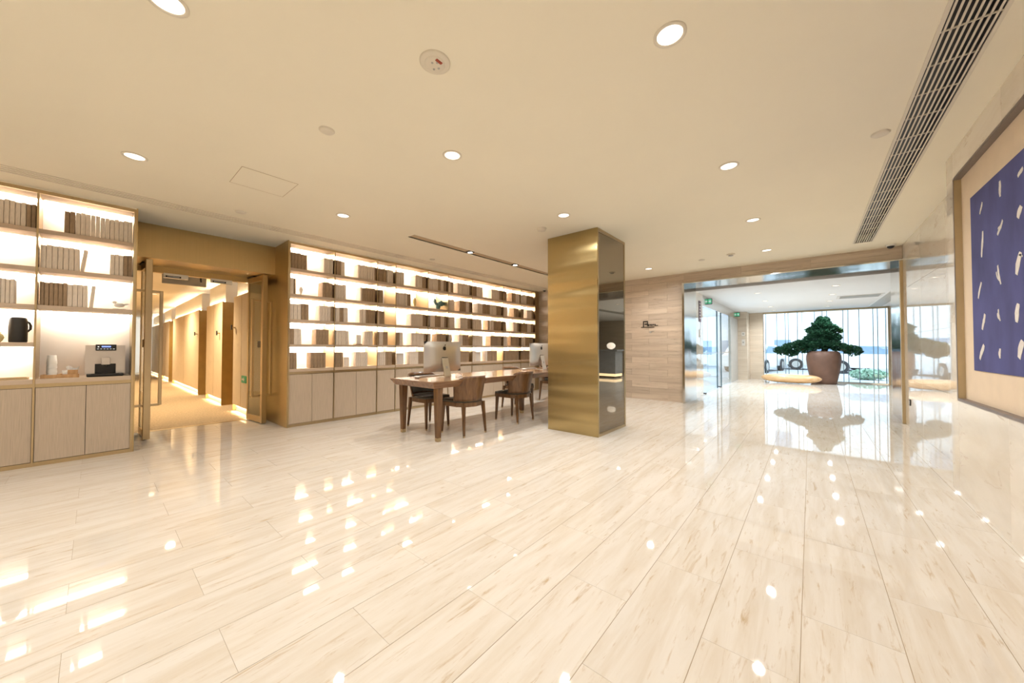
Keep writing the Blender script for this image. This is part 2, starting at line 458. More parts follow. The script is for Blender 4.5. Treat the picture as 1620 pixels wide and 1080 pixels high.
cam_rot = Matrix.Rotation(radians(40.22), 3, 'Z') @ Matrix.Rotation(radians(91.07), 3, 'X')
cam_inv = cam_rot.inverted()
def to_px(p):
    q = cam_inv @ (Vector(p) - Vector((0, 0, 1.15)))
    if q.z > -0.12: return None
    return (810 + 558.5 * q.x / -q.z, 540 - 558.5 * q.y / -q.z)
tiles = []
for k in range(-26, 16):
    xa = X0 + k * TW; xb = xa + TW
    ph = 0.756 if k % 2 else 0.346
    for j in range(-6, 22):
        ya = ph + j * TL; yb = ya + TL
        for ri, r in enumerate(regions):
            cx0, cx1, cy0, cy1 = max(xa, r[0]), min(xb, r[1]), max(ya, r[2]), min(yb, r[3])
            if cx1 - cx0 < 0.004 or cy1 - cy0 < 0.004: continue
            pts = [to_px(p) for p in ((cx0, cy0, 0), (cx1, cy0, 0), (cx1, cy1, 0), (cx0, cy1, 0))]
            area = 0
            if all(pts):
                pts = [(min(max(x, 0), 1620), min(max(y, 0), 1080)) for x, y in pts]
                area = abs(sum(pts[i][0] * pts[(i + 1) % 4][1] - pts[(i + 1) % 4][0] * pts[i][1] for i in range(4))) / 2
            elif any(pts):
                if any(p and 0 < p[0] < 1620 and 0 < p[1] < 1080 for p in pts): area = 5e4
            tiles.append((area, cx0, cx1, cy0, cy1))
tiles.sort(key=lambda t: -t[0])
tile_cache = {}
G = 0.0011
stuff = MB()
for n, (area, a, b, c, d) in enumerate(tiles):
    w, l = b - a, d - c
    if n < 298 and area > 0:
        key = (round(w, 3), round(l, 3))
        if key not in tile_cache:
            t = MB().cbox(-w / 2 + G, w / 2 - G, -l / 2 + G * .45, l / 2 - G * .45, -0.02, 0.0, 0.0004)
            tile_cache[key] = t.mesh('floor_tile', 'floor_marble')
        link('floor_tile', tile_cache[key], floor, ((a + b) / 2, (c + d) / 2, 0))
    else:
        stuff.box(a + G, b - G, c + G * .45, d - G * .45, -0.02, 0.0)
o = part('floor_tiles', stuff, 'floor_marble', floor); o['kind'] = 'stuff'

# corridor carpet
mb = MB().box(-24, XD - 0.06, -0.6, 2.4, -0.06, 0.002)
struct('floor_corridor', mb, 'carpet', 'beige carpet of the corridor behind the glass doors', 'carpet')

# ================================================================== CEILING
VENT = (0.512, 0.702, -0.6, 7.335)
SLOT = (-4.325, -4.175, 2.84, 7.6)
mb = MB()
plate_with_holes(mb, (XH - 0.02, XR + 0.3), (YBACK - 0.1, YB + 0.3), [VENT, SLOT], lambda a, b, c, d: mb.box(a, b, c, d, H, H + 0.12))
struct('ceiling', mb, 'ceiling_paint', 'warm beige plaster lobby ceiling', 'ceiling')
mb = MB().box(-2.3, 4.6, 8.93, YW + 0.2, ZV, ZV + 0.3)
struct('ceiling_entrance', mb, 'white_ceiling', 'white ceiling of the bright entrance hall', 'ceiling')
mb = MB().box(-24, XD - 0.02, -0.6, 2.4, 2.50, 2.6)
struct('ceiling_corridor', mb, 'plaster_cream', 'cream corridor ceiling beyond the glass doors', 'ceiling')

# ================================================================== WALLS
# left wall behind the bookcases
mb = MB()
mb.box(XB - 0.15, XB - 0.02, YBACK, DY0 - 0.02, 0, H); mb.box(XB - 0.15, XB - 0.02, DY1 + 0.02, YB + 0.2, 0, H)
mb.box(XB - 0.02, XS, YBACK, -1.08, 0, H)
struct('wall_left', mb, 'plaster_cream', 'plaster wall behind the built-in bookcases', 'wall')
mb = MB().box(XB - 0.15, XR + 0.3, YBACK - 0.15, YBACK, 0, H)
struct('wall_behind', mb, 'plaster_cream', 'plain wall at the rear end of the lobby', 'wall')

# back wall in travertine planks, header over the portal
PZ = 2.495
PX0, PX1 = -2.02, 1.09
mb = MB()
mb.box(XB - 0.1, PX0, YB + 0.012, YB + 0.3, 0, H); mb.box(PX0, XR + 0.3, YB + 0.012, YB + 0.3, PZ + 0.01, H)
wall_back = struct('wall_back', mb, 'grout', 'travertine wall in thin planks at the end of the lobby', 'wall')
CW, CH = 0.79, H / 20
cache = {}
def wall_tile(key, axis, u0, u1, z0, z1, face, parent, matname, thick=0.012, g=0.0008):
    w, h = u1 - u0, z1 - z0
    k = (matname, axis, round(w, 3), round(h, 3))
    if k not in cache:
        t = MB()
        if axis == 'y': t.cbox(-w / 2 + g, w / 2 - g, 0, thick, -h / 2 + g, h / 2 - g, 0.0005)
        else: t.cbox(0, thick, -w / 2 + g, w / 2 - g, -h / 2 + g, h / 2 - g, 0.0005)
        cache[k] = t.mesh('wall_tile', matname)
    loc = ((u0 + u1) / 2, face, (z0 + z1) / 2) if axis == 'y' else (face, (u0 + u1) / 2, (z0 + z1) / 2)
    link('wall_tile', cache[k], parent, loc)
for r in range(20):
    off = -3.144 + (0.395 if r % 2 else 0)
    u = off - 4 * CW
    while u < PX0:
        a, b = max(u, XS), min(u + CW, PX0)
        if b - a > 0.01: wall_tile(None, 'y', a, b, r * CH, (r + 1) * CH, YB, wall_back, 'wall_travertine')
        u += CW
for a, b in ((PX0, -1.0), (-1.0, 0.02), (0.02, 1.09)):
    for z0, z1 in ((PZ + 0.01, 2.61), (2.61, H)):
        wall_tile(None, 'y', a, b, z0, z1, YB - 0.006, wall_back, 'wall_travertine', 0.018)

# right wall: recessed polished slabs, then the proud picture wall
mb = MB()
mb.box(XR + 0.012, XR + 0.3, YA - 0.1, YB, 0, H)
wall_right = struct('wall_right', mb, 'grout', 'polished cream stone wall beside the portal', 'wall')
for (a, b) in ((YA - 0.02, 5.74), (5.74, 6.86), (6.86, YB - 0.02)):
    for r in range(4):
        wall_tile(None, 'x', a, b, r * .68, (r + 1) * .68, XR, wall_right, 'polished_stone')
FY0, FY1, FZ0, FZ1 = 1.35, 4.43, 0.735, 2.505        # recess of the artwork
mb = MB().box(1.01, XR + 0.3, YBACK, YA, 0, H)
plate_with_holes(mb, (YBACK, YA), (0, H), [(FY0, FY1, FZ0, FZ1)], lambda a, b, c, d: mb.box(XA + 0.012, 1.01, a, b, c, d))
wall_pic = struct('wall_picture', mb, 'polished_stone', 'polished stone wall that carries the large blue artwork', 'wall')
ys = [YBACK, -2.0, -0.9, 0.2, FY0, 2.4, 3.5, FY1, YA]
for a, b in zip(ys, ys[1:]):
    for z0, z1 in ((0, FZ0), (FZ0, 1.36), (1.36, 2.04), (2.04, FZ1), (FZ1, H)):
        if a >= FY0 - .01 and b <= FY1 + .01 and z0 >= FZ0 - .01 and z1 <= FZ1 + .01: continue
        wall_tile(None, 'x', a, b, z0, z1, XA, wall_pic, 'polished_stone', g=0.0004)

# ------------------------------------------------------------------ portal in mirror steel
port = thing('portal_frame', 'mirror-polished steel lining of the wide portal to the entrance hall', 'door frame', (PX0, YB, 0), kind=None)
part('jamb', MB().box(PX0 - 0.03, PX0 + 0.012, YB - 0.03, 8.95, 0, PZ), 'steel', port, world=True)
part('jamb', MB().box(PX1 - 0.012, PX1 + 0.03, YB + 0.03, 8.95, 0, PZ), 'steel', port, world=True)
part('soffit', MB().box(PX0 - 0.03, PX1 + 0.03, YB - 0.03, 8.95, PZ, PZ + 0.02), 'steel', port, world=True)
solid('corner_post', MB().cbox(-0.022, 0.022, -0.03, 0.03, 0, PZ - 0.002, 0.002), 'brass_trim', 'slim brass post at the right corner of the steel portal', 'post', (PX1 - 0.012, YB - 0.0, 0))

# ================================================================== ENTRANCE HALL SHELL
WZ = 2.42
mb = MB()
mb.box(-1.75, -1.335, YW, YW + 0.2, 0, ZV); mb.box(-2.3, -1.75, YW - 0.8, YW + 0.2, 0, ZV)
mb.box(1.885, 4.6, YW, YW + 0.2, 0, ZV)
wall_ent = struct('wall_entrance', mb, 'entrance_travertine', 'travertine wall beside the entrance hall window', 'wall')
for r in range(17):
    z0, z1 = r * .145, min((r + 1) * .145, ZV)
    wall_tile(None, 'y', -1.75, -1.335, z0, z1, YW - 0.012, wall_ent, 'entrance_travertine')
mb = MB()
mb.box(-2.3, -2.02, YB + 0.3, 9.67, 0, ZV)
wall_entl = struct('wall_entrance_left', mb, 'polished_stone', 'pale stone return wall inside the portal', 'wall')
mb = MB().box(4.5, 4.7, 8.9, YW, 0, ZV); mb.box(PX1 + 0.03, 4.7, YB + 0.3, 8.95, 0, ZV)
struct('wall_entrance_right', mb, 'dark_wall', 'dark timber wall behind the reception desk', 'wall')

# window of glass bays between thin glass fins
win = MB().box(-1.335, 1.885, YW + 0.02, YW + 0.10, 0, 0.035)
window_1 = struct('window_1', win, 'steel', 'floor to ceiling glass wall of the entrance hall', 'window')
part('window_frame', MB().box(-1.335, 1.885, YW - 0.02, YW + 0.12, WZ - 0.015, ZV), 'brass_trim', window_1)
part('window_frame', MB().box(-1.335, -1.315, YW - 0.02, YW + 0.12, 0, WZ), 'steel', window_1)
part('window_frame', MB().box(1.855, 1.885, YW - 0.02, YW + 0.12, 0, WZ), 'brass_trim', window_1)
mull = [-1.26, -0.93, -0.69, -0.60, -0.35, -0.22, 0.11, 0.31, 0.43, 0.83, 0.95, 1.21, 1.53, 1.63, 1.81]
me = MB().box(-0.008, 0.008, -0.05, 0.02, 0.035, WZ - 0.015).mesh('mullion', 'fin_edge')
for x in mull: link('mullion', me, window_1, (x, YW + 0.06, 0))
edges = [-1.315] + mull + [1.855]
for a, b in zip(edges, edges[1:]):
    part('pane', MB().box(a + 0.008, b - 0.008, YW + 0.07, YW + 0.078, 0.035, WZ - 0.015), 'window_glass', window_1)

# glass street doors on the left of the entrance hall
mb = MB().box(-2.10, -2.02, 9.67, 15.2, 2.20, ZV)
door_3 = struct('door_3', mb, 'steel', 'automatic glass street doors under a steel beam', 'door')
for y in (9.72, 11.60, 12.18): part('door_post', MB().box(-2.075, -2.045, y - 0.02, y + 0.02, 0, 2.2), 'fin_edge', door_3)
for a, b in ((9.74, 11.58), (11.62, 12.16), (12.20, 13.72)):
    part('pane', MB().box(-2.065, -2.055, a, b, 0.02, 2.19), 'window_glass', door_3)
part('rail', MB().box(-2.07, -2.05, 9.74, 13.72, 1.00, 1.03), 'steel', door_3)
part('side_panel', MB().box(-2.10, -2.03, 13.72, 15.2, 0, 2.2), 'grey_metal', door_3)
part('side_panel', MB().box(-2.10, -2.035, 14.4, 14.44, 0, 2.2), 'grey_metal', door_3)
for y in (9.9, 11.9): part('floor_guide', MB().cbox(-2.09, -2.0, y - 0.04, y + 0.04, 0, 0.03, 0.008), 'dark_metal', door_3)

# ================================================================== DOORWAY TO THE CORRIDOR
HZ = 2.29
doorf = thing('doorway_lining', 'brushed brass lining and overhead panel of the corridor doorway', 'door frame', (XH, DY0, 0))
part('header_panel', MB().box(XH - 0.02, XH, DY0, DY1, HZ, H), 'brass', doorf, world=True)
part('soffit', MB().box(XD, XH - 0.02, DY0, DY1, HZ, HZ + 0.02), 'brass', doorf, world=True)
part('side_lining', MB().box(XD, XS - 0.002, DY0 + 0.001, DY0 + 0.012, 0, H), 'brass', doorf, world=True)
part('side_lining', MB().box(XD, XS - 0.002, DY1 - 0.012, DY1 - 0.001, 0, H), 'brass', doorf, world=True)
part('jamb', MB().box(XD - 0.07, XD, DY0 - 0.1, 0.325, 0, 2.205), 'brass', doorf, world=True)
part('jamb', MB().box(XD - 0.07, XD, 1.63, DY1 + 0.1, 0, 2.205), 'brass', doorf, world=True)
part('head_beam', MB().box(XD - 0.07, XD, DY0 - 0.1, DY1 + 0.1, 2.205, HZ + 0.25), 'brass', doorf, world=True)
part('threshold', MB().box(XD - 0.07, XD, 0.39, 1.63, -0.003, 0.004), 'brass_trim', doorf, world=True)

def door_leaf(name, label, piv, free, sgn):
    px, py = piv; fx, fy = free
    L = sqrt((fx - px) ** 2 + (fy - py) ** 2); ang = math.atan2(fy - py, fx - px)
    root = thing(name, label, 'door', (px, py, 0), ang, kind='structure')
    T = 0.028
    part('stile', MB().cbox(0, 0.05, -.009, .009, 0.012, 2.27, 0.002), 'brass_trim', root)
    part('stile', MB().cbox(L - 0.06, L, -T - .004, T + .004, 0.012, 2.27, 0.003), 'brass_trim', root)
    part('rail', MB().cbox(0.05, L - 0.06, -.014, .014, 0.012, 0.10, 0.002), 'brass_trim', root)
    part('rail', MB().cbox(0.05, L - 0.06, -.014, .014, 2.19, 2.27, 0.002), 'brass_trim', root)
    part('pane', MB().box(0.05, L - 0.06, -0.005, 0.005, 0.10, 2.19), 'clear_glass', root)
    part('lock', MB().cbox(L - 0.17, L - 0.06, -T - 0.004, T + 0.004, 1.16, 1.26, 0.003), 'dark_metal', root)
    for s in (-1, 1):
        h = part('pull_handle', MB().cbox(L - 0.115, L - 0.075, s * 0.125 - 0.016, s * 0.125 + 0.016, 0.42, 1.89, 0.003), 'brass_trim', root)
        for z in (0.425, 1.875):
            y0, y1 = sorted((s * 0.02, s * 0.125))
            part('bracket', MB().box(L - 0.11, L - 0.08, y0, y1, z - 0.015, z + 0.015), 'brass_trim', h)
    cl = part('closer', MB().cbox(0.02, 0.26, -0.03, 0.03, 2.272, 2.286, 0.003), 'dark_metal', root)
    return root
door_leaf('door_1', 'left glass door leaf with long brass pull bars, standing open', (XD, 0.405), (-6.34, 0.432), 1)
door_leaf('door_2', 'right glass door leaf with long brass pull bars, standing open', (XD, 1.60), (-6.35, 1.675), -1)

for y, lab in ((0.74, 'left of the two magnetic door locks under the brass beam'), (1.25, 'right of the two magnetic door locks under the brass beam')):
    t = thing('magnetic_lock', lab, 'door lock', (XD + 0.025, y, 2.16), group='magnetic locks above the corridor doors')
    part('housing', MB().cbox(-0.02, 0.025, -0.13, 0.13, -0.02, 0.045, 0.003), 'aluminium', t)
    part('magnet', MB().box(0.025, 0.03, -0.11, 0.05, -0.012, 0.012), 'dark_metal', t)
    part('magnet_bar', MB().box(0.03, 0.032, -0.095, 0.035, -0.004, 0.004), 'porcelain', t)

# ------------------------------------------------------------------ corridor
CY = 1.65
segs = [(-7.02, -8.12), (-9.02, -10.55), (-11.48, -15.9), (-16.8, -18.7), (-19.6, -22.5)]
mb = MB().box(-24, XD - 0.07, CY + 0.06, CY + 0.2, 0, 2.5)
for i in range(len(segs) - 1):
    pass
wall_cor = MB()
xs = [XD - 0.07]
for i, (a, b) in enumerate(segs):
    wall_cor.box(b, a, CY + 0.05, CY + 0.25, 0, 2.5)
for i in range(len(segs) - 1):
    wall_cor.box(segs[i + 1][0], segs[i][1], CY + 0.60, CY + 0.7, 0, 2.5)
wall_cor.box(-24, -23.9, -0.6, 2.4, 0, 2.5); wall_cor.box(-24, XD - 0.07, -0.7, -0.6, 0, 2.5)
wall_cor.box(XD - 0.02, XD, -0.7, DY0 - 0.01, 0, 2.6); wall_cor.box(XD - 0.02, XD, DY1 + 0.01, 2.5, 0, 2.6)
wall_corridor = struct('wall_corridor', wall_cor, 'plaster_cream', 'plaster walls of the corridor behind the panels', 'wall')
for i, (a, b) in enumerate(segs):
    p = part('wall_panel', MB().box(b, a, CY, CY + 0.03, 0.13, 2.09), 'corridor_panel', wall_corridor)
    part('panel_joint', MB().box((a + b) / 2 - 0.003, (a + b) / 2 + 0.003, CY - 0.002, CY, 0.13, 2.09), 'niche_gold', p)
    part('light_strip', MB().box(b + 0.03, a - 0.03, CY + 0.034, CY + 0.046, 2.06, 2.075), 'corridor_glow', wall_corridor)
    part('light_strip', MB().box(b + 0.03, a - 0.03, CY + 0.034, CY + 0.046, 0.145, 0.16), 'corridor_glow', wall_corridor)
for i in range(len(segs) - 1):
    x = segs[i + 1][0]
    part('niche_lining', MB().box(x - 0.004, x + 0.012, CY + 0.002, CY + 0.6, 0, 2.08), 'niche_gold', wall_corridor)
    x2 = segs[i][1]
    part('niche_lining', MB().box(x2 - 0.012, x2 + 0.004, CY + 0.002, CY + 0.6, 0, 2.08), 'niche_gold', wall_corridor)
    part('niche_door', MB().box(x + 0.012, x2 - 0.012, CY + 0.56, CY + 0.6, 0, 2.08), 'niche_gold', wall_corridor)

def area_light(name, loc, sx, sy, power, col, rot=(0, 0, 0)):
    l = bpy.data.lights.new(name, 'AREA'); l.shape = 'RECTANGLE'; l.size = sx; l.size_y = sy; l.energy = power; l.color = col
    o = bpy.data.objects.new(name, l); COL.objects.link(o); o.location = loc; o.rotation_euler = rot
    return o

def spot(name, loc, power, col, size=150, blend=1.0, rad=0.06, parent=None):
    l = bpy.data.lights.new(name, 'SPOT'); l.energy = power; l.color = col; l.spot_size = radians(size); l.spot_blend = blend; l.shadow_soft_size = rad; l.specular_factor = 0.0
    o = bpy.data.objects.new(name, l); COL.objects.link(o)
    if parent: o.parent = parent
    o.location = loc
    return o

# corridor fittings
t = thing('emergency_lamp', 'grey box lamp hanging from the corridor ceiling behind the doors', 'lamp', (-7.9, 0.95, 2.28))
part('box', MB().cbox(-0.03, 0.03, -0.27, 0.27, -0.09, 0.09, 0.004), 'grey_metal', t)
part('rod', MB().box(-0.008, 0.008, -0.2, -0.184, 0.09, 0.22), 'grey_metal', t)
part('rod', MB().box(-0.008, 0.008, 0.184, 0.2, 0.09, 0.22), 'grey_metal', t)
part('switch', MB().tube([(0.035, 0.19, 0.08), (0.045, 0.2, -0.02)], 0.012), 'dark_metal', t)
for x, z, lab in ((-8.0, 1.52, 'small bracket sign on the nearest corridor panel'), (-9.2, 1.45, 'small bracket sign on the second corridor panel'), (-11.65, 1.5, 'small bracket sign on the long corridor panel')):
    t = thing('bracket_sign', lab, 'sign', (x, CY, z), group='bracket signs along the corridor')
    part('bracket', MB().box(-0.012, 0.012, -0.05, 0.0, -0.012, 0.012), 'brass_trim', t)
    part('plate', MB().cbox(-0.03, 0.03, -0.06, -0.045, -0.04, 0.05, 0.003), 'dark_metal', t)
t = thing('exit_sign', 'small green escape sign low on the corridor wall', 'sign', (-7.32, CY - 0.002, 0.62))
part('plate', MB().cbox(-0.14, 0.14, -0.015, 0, -0.06, 0.06, 0.003), 'exit_green', t)
part('pictogram', MB().prism([(-.1, -.012), (-.02, -.012), (-.02, -.035), (.04, 0), (-.02, .035), (-.02, .012), (-.1, .012)], 'y', -0.017, -0.015), 'porcelain', t)
for x in (-9, -12.5, -16):
    t = thing('corridor_downlight', {-9: 'nearest', -12.5: 'middle', -16: 'farthest'}[x] + ' round ceiling light in the corridor', 'ceiling light', (x, 0.95, 2.5), group='corridor ceiling lights')
    part('ring', MB().lathe([(0.07, 0), (0.07, -0.006), (0.055, -0.008), (0.052, -0.002)], 20, cap0=False, cap1=False), 'ceiling_fitting', t)
    part('lens', MB().lathe([(0.052, -0.003), (0.0005, -0.004)], 20, cap0=False), 'downlight_glow', t)
    spot('corridor_spot', (0, 0, -0.03), 300, (1, .80, .52), 150, parent=t)

# ================================================================== BOOKCASES
SHELVES = [2.325, 1.945, 1.575, 1.205]          # shelf tops
TH = 0.042
def bookcase(name, label, divs, rows_of, doors_of, end_sides):
    root = thing(name, label, 'bookcase', (XS, divs[0], 0))
    y0, y1 = divs[0], divs[-1]
    P = lambda n, mb_, m, par=root: part(n, mb_, m, par, world=True)
    for i, y in enumerate(divs):
        t = 0.007 if 0 < i < len(divs) - 1 else 0.009
        P('divider', MB().box(XB, XS + 0.004, y - t, y + t, 0.0, 2.705), 'brass_trim')
    P('top_rail', MB().box(XS - 0.02, XS + 0.006, y0, y1, 2.672, 2.705), 'brass_trim')
    P('top_board', MB().box(XB, XS - 0.02, y0, y1, 2.68, 2.70), 'shelf_board')
    P('plinth', MB().box(XB, XS - 0.004, y0, y1, 0, 0.04), 'brass_trim')
    for i in range(len(divs) - 1):
        a, b = divs[i] + 0.007, divs[i + 1] - 0.007
        bp = P('back_panel', MB().box(XB - 0.01, XB, a, b, 0.845, 2.68), 'back_panel')
        for z in rows_of(i):
            P('shelf', MB().cbox(XB, XS - 0.004, a, b, z - TH, z, 0.0015), 'shelf_board')
        for z in [2.68] + [q - TH for q in rows_of(i)]:
            P('light_strip', MB().box(XB + 0.010, XB + 0.125, a + 0.01, b - 0.01, z - 0.006, z - 0.0005), 'led_strip_glow')
        P('worktop', MB().cbox(XB, XS - 0.001, a, b, 0.80, 0.845, 0.0015), 'shelf_board')
        P('brass_strip', MB().box(XB, XS - 0.006, a, b, 0.764, 0.80), 'brass_trim')
        n = doors_of(i); w = (b - a) / n
        P('carcass', MB().box(XB, XS - 0.03, a, b, 0.04, 0.764), 'dark_metal')
        for k in range(n):
            P('cabinet_door', MB().cbox(XS - 0.028, XS - 0.006, a + k * w + 0.002, a + (k + 1) * w - 0.002, 0.043, 0.760, 0.0015), 'door_linen')
    return root
RD = [1.819, 2.457, 3.182, 3.539, 4.249, 4.759, 5.444, 6.486, 7.181, 7.81]
bookcase('bookcase', 'long lit wall bookcase with nine bays right of the doorway', RD, lambda i: SHELVES, lambda i: [2, 2, 1, 2, 1, 2, 3, 2, 2][i], None)
LD = [-1.05, -0.376, 0.276]
bookcase('bookcase', 'lit wall bookcase with the coffee corner left of the doorway', LD, lambda i: SHELVES if i == 0 else SHELVES[:3], lambda i: 2, None)
struct('trim_1', MB().box(XB, XS, RD[-1] + 0.009, YB, 0, H), 'brass_trim', 'narrow brass filler between bookcase and stone wall', 'trim')
struct('trim_2', MB().box(XB, XS + 0.002, LD[0], LD[-1] + 0.009, 2.705, H).box(XB, XS + 0.002, RD[0] - 0.009, RD[-1], 2.705, H), 'ceiling_paint', 'painted filler strip above the bookcases', 'trim')

# ------------------------------------------------------------------ books
RB={  # some dark runs beside dividers are built in place of shade and reflections
 (1,0):[('d',1.841,5,0.0440),('l',2.301,3,0.0461)],
 (2,0):[('d',2.488,2,0.0398),('l',2.567,1,0.0608),('l',2.849,7,0.0417),('d',3.141,1,0.0301)],
 (3,0):[('d',3.224,4,0.0379),('l',3.382,3,0.0400)],
 (4,0):[('l',3.571,4,0.0396),('l',3.978,4,0.0398),('d',4.138,2,0.0480)],
 (5,0):[('l',4.287,5,0.0468),('d',4.521,1,0.0645),('l',4.586,2,0.0368),('d',4.668,1,0.0700)],
 (6,0):[('l',4.802,1,0.0512),('d',4.853,2,0.0345),('l',5.045,8,0.0415),('d',5.377,1,0.0484)],
 (7,0):[('d',5.492,3,0.0394),('l',5.611,5,0.0406),('l',6.111,6,0.0448),('d',6.380,2,0.0436)],
 (8,0):[('d',6.543,3,0.0398),('d',6.859,4,0.0379),('l',7.010,3,0.0504)],
 (9,0):[('l',7.298,4,0.0408),('d',7.489,6,0.0446)],
 (1,1):[('l',1.833,1,0.0494),('d',1.882,1,0.0292),('d',2.282,3,0.0500)],
 (2,1):[('l',2.483,4,0.0415),('l',2.893,1,0.0330),('d',2.926,5,0.0450)],
 (3,1):[('d',3.224,2,0.0421)],
 (4,1):[('l',3.571,5,0.0452),('d',3.797,2,0.0413)],
 (6,1):[('l',4.802,4,0.0388),('d',5.099,4,0.0459),('l',5.283,2,0.0472),('d',5.377,1,0.0484)],
 (7,1):[('l',5.651,4,0.0382),('d',5.803,6,0.0405),('l',6.046,5,0.0441),('d',6.267,4,0.0459)],
 (8,1):[('l',6.543,3,0.0478),('d',6.934,4,0.0463)],
 (9,1):[('d',7.245,2,0.0469),('l',7.489,5,0.0394),('d',7.686,2,0.0384)],
 (1,2):[('l',1.833,3,0.0502),('d',1.983,2,0.0521),('l',2.240,4,0.0424),('d',2.410,1,0.0400)],
 (2,2):[('l',2.483,1,0.0645),('d',2.547,2,0.0328),('l',2.613,2,0.0334),('l',2.882,2,0.0526),('d',2.987,4,0.0440)],
 (3,2):[('l',3.206,1,0.0297),('d',3.236,2,0.0483)],
 (4,2):[('l',3.880,6,0.0454),('d',4.152,2,0.0430)],
 (5,2):[('l',4.318,3,0.0414),('d',4.442,3,0.0479),('l',4.586,2,0.0492),('d',4.684,1,0.0600)],
 (6,2):[('l',4.810,4,0.0389),('l',5.117,5,0.0444),('d',5.339,2,0.0450)],
 (7,2):[('l',5.492,7,0.0400),('d',5.982,1,0.0429),('l',6.025,4,0.0382),('d',6.177,6,0.0455)],
 (8,2):[('d',6.543,2,0.0476),('l',6.909,4,0.0382),('d',7.061,2,0.0435)],
 (9,2):[('d',7.245,6,0.0407),('l',7.489,4,0.0421),('d',7.657,2,0.0479)],
 (1,3):[('d',1.833,1,0.0577),('l',1.891,2,0.0507),('d',2.195,4,0.0469)],
 (2,3):[('l',2.488,5,0.0425),('l',2.970,3,0.0493)],
 (3,3):[('d',3.206,1,0.0297),('l',3.236,2,0.0361),('d',3.308,2,0.0461)],
 (4,3):[('d',3.571,2,0.0326),('l',3.637,2,0.0398),('l',3.894,7,0.0412),('d',4.182,1,0.0500)],
 (5,3):[('l',4.287,1,0.0613),('d',4.490,5,0.0464)],
 (6,3):[('l',4.810,2,0.0386),('l',5.081,3,0.0363),('d',5.190,4,0.0450)],
 (7,3):[('l',5.492,7,0.0459),('d',6.068,9,0.0428)],
 (8,3):[('l',6.543,3,0.0478),('d',6.809,8,0.0425)],
 (9,3):[('l',7.245,4,0.0404),('d',7.406,8,0.0438)],
 (1,4):[('d',1.833,2,0.0498),('d',2.123,5,0.0440)],
 (2,4):[('d',2.483,3,0.0434),('l',2.817,5,0.0419)],
 (3,4):[('l',3.206,4,0.0377),('d',3.357,3,0.0440)],
 (4,4):[('l',3.852,5,0.0396),('d',4.050,4,0.0442)],
 (5,4):[('d',4.474,5,0.0434)],
 (6,4):[('l',4.810,2,0.0386),('d',5.117,6,0.0433)],
 (7,4):[('l',5.492,2,0.0491),('l',5.897,1,0.0634),('d',5.961,8,0.0411)],
 (8,4):[('d',6.567,14,0.0417)],
 (9,4):[('d',7.258,12,0.0418)],
}
LB={
 (1,0):[('d',-0.218,2,0.0352),('l',-0.145,12,0.0335)],
 (1,1):[('l',-0.358,7,0.0350),('l',0.097,3,0.0322),('d',0.194,2,0.0333)],
 (1,2):[('d',-0.358,6,0.0284),('l',-0.188,4,0.0335)],
 (0,0):[('l',-0.602,5,0.0310),('d',-0.446,2,0.0290)],
 (0,2):[('l',-0.602,4,0.0250)],
}
ROWZ = SHELVES + [0.845]
ROWN = ['top row', 'second row', 'third row', 'fourth row', 'bottom row']
book_cache = {}
def book_mb(mb, t, h, d, mi0):
    """hard-bound book standing on its tail, spine to +x: two boards, a rounded spine and the inset page block"""
    e = 0.0025
    mb.box(-d, -0.002, -t / 2, -t / 2 + e, 0, h, mi0); mb.box(-d, -0.002, t / 2 - e, t / 2, 0, h, mi0)
    mb.box(-d + 0.006, -0.004, -t / 2 + e, t / 2 - e, 0.004, h - 0.005, 2)
    vs = []
    for z in (0, h):
        for y, x in ((-t / 2, -0.002), (-t / 2 + e, 0.001), (0, 0.003), (t / 2 - e, 0.001), (t / 2, -0.002)): vs.append((x, y, z))
    mb.add(vs, [(0, 1, 6, 5), (1, 2, 7, 6), (2, 3, 8, 7), (3, 4, 9, 8), (0, 4, 3, 2, 1), (5, 6, 7, 8, 9)], mi=mi0)
    return mb
BM = ['cloth_pale', 'cloth_dark', 'paper']
rb = random.Random(3)
XF = -5.80
far_books = MB()
def put_cell(runs, row, where, group, far, right_end=None):
    n = 0
    for c, ya, cnt, w in runs:
        for i in range(cnt):
            n += 1
            h = round((0.232 if row != 4 else 0.236) + rb.choice((-.006, 0, 0, .004)), 3)
            t = round(w - 0.002, 4); mi = 0 if c == 'l' else 1
            loc = (XF + rb.choice((-.004, 0, .003)), ya + (i + .5) * w, ROWZ[row] + 0.0003)
            if far:
                tmp = book_mb(MB(), t, h, 0.17, mi)
                far_books.add([(x + loc[0], y + loc[1], z + loc[2]) for x, y, z in tmp.v], [])
                o = len(far_books.v) - len(tmp.v)
                for f, s, m in zip(tmp.f, tmp.s, tmp.m): far_books.f.append(tuple(q + o for q in f)); far_books.s.append(s); far_books.m.append(m)
            else:
                k = (t, h, mi)
                if k not in book_cache: book_cache[k] = book_mb(MB(), t, h, 0.17, mi).mesh('book', BM)
                o = link('book', book_cache[k], None, loc)
                tag(o, '%s book, %s from left, %s, %s' % ('pale beige' if c == 'l' else 'dark brown', ORD[n], ROWN[row], where), 'book', group)
for (b, r), runs in sorted(RB.items()):
    put_cell(runs, r, '%s bay right of the doorway' % ORD[b], 'books in bay %d right of the doorway, %s' % (b, ROWN[r]), b > 6)
for (b, r), runs in sorted(LB.items()):
    put_cell(runs, r, 'coffee machine bay' if b else 'bay with the black jug', 'books left of the doorway, %s of %s' % (ROWN[r], 'the coffee bay' if b else 'the jug bay'), False)
o = link('books', far_books.mesh('books', BM), None)
tag(o, 'rows of pale and brown books in the three farthest bookcase bays', 'books', None, 'stuff')
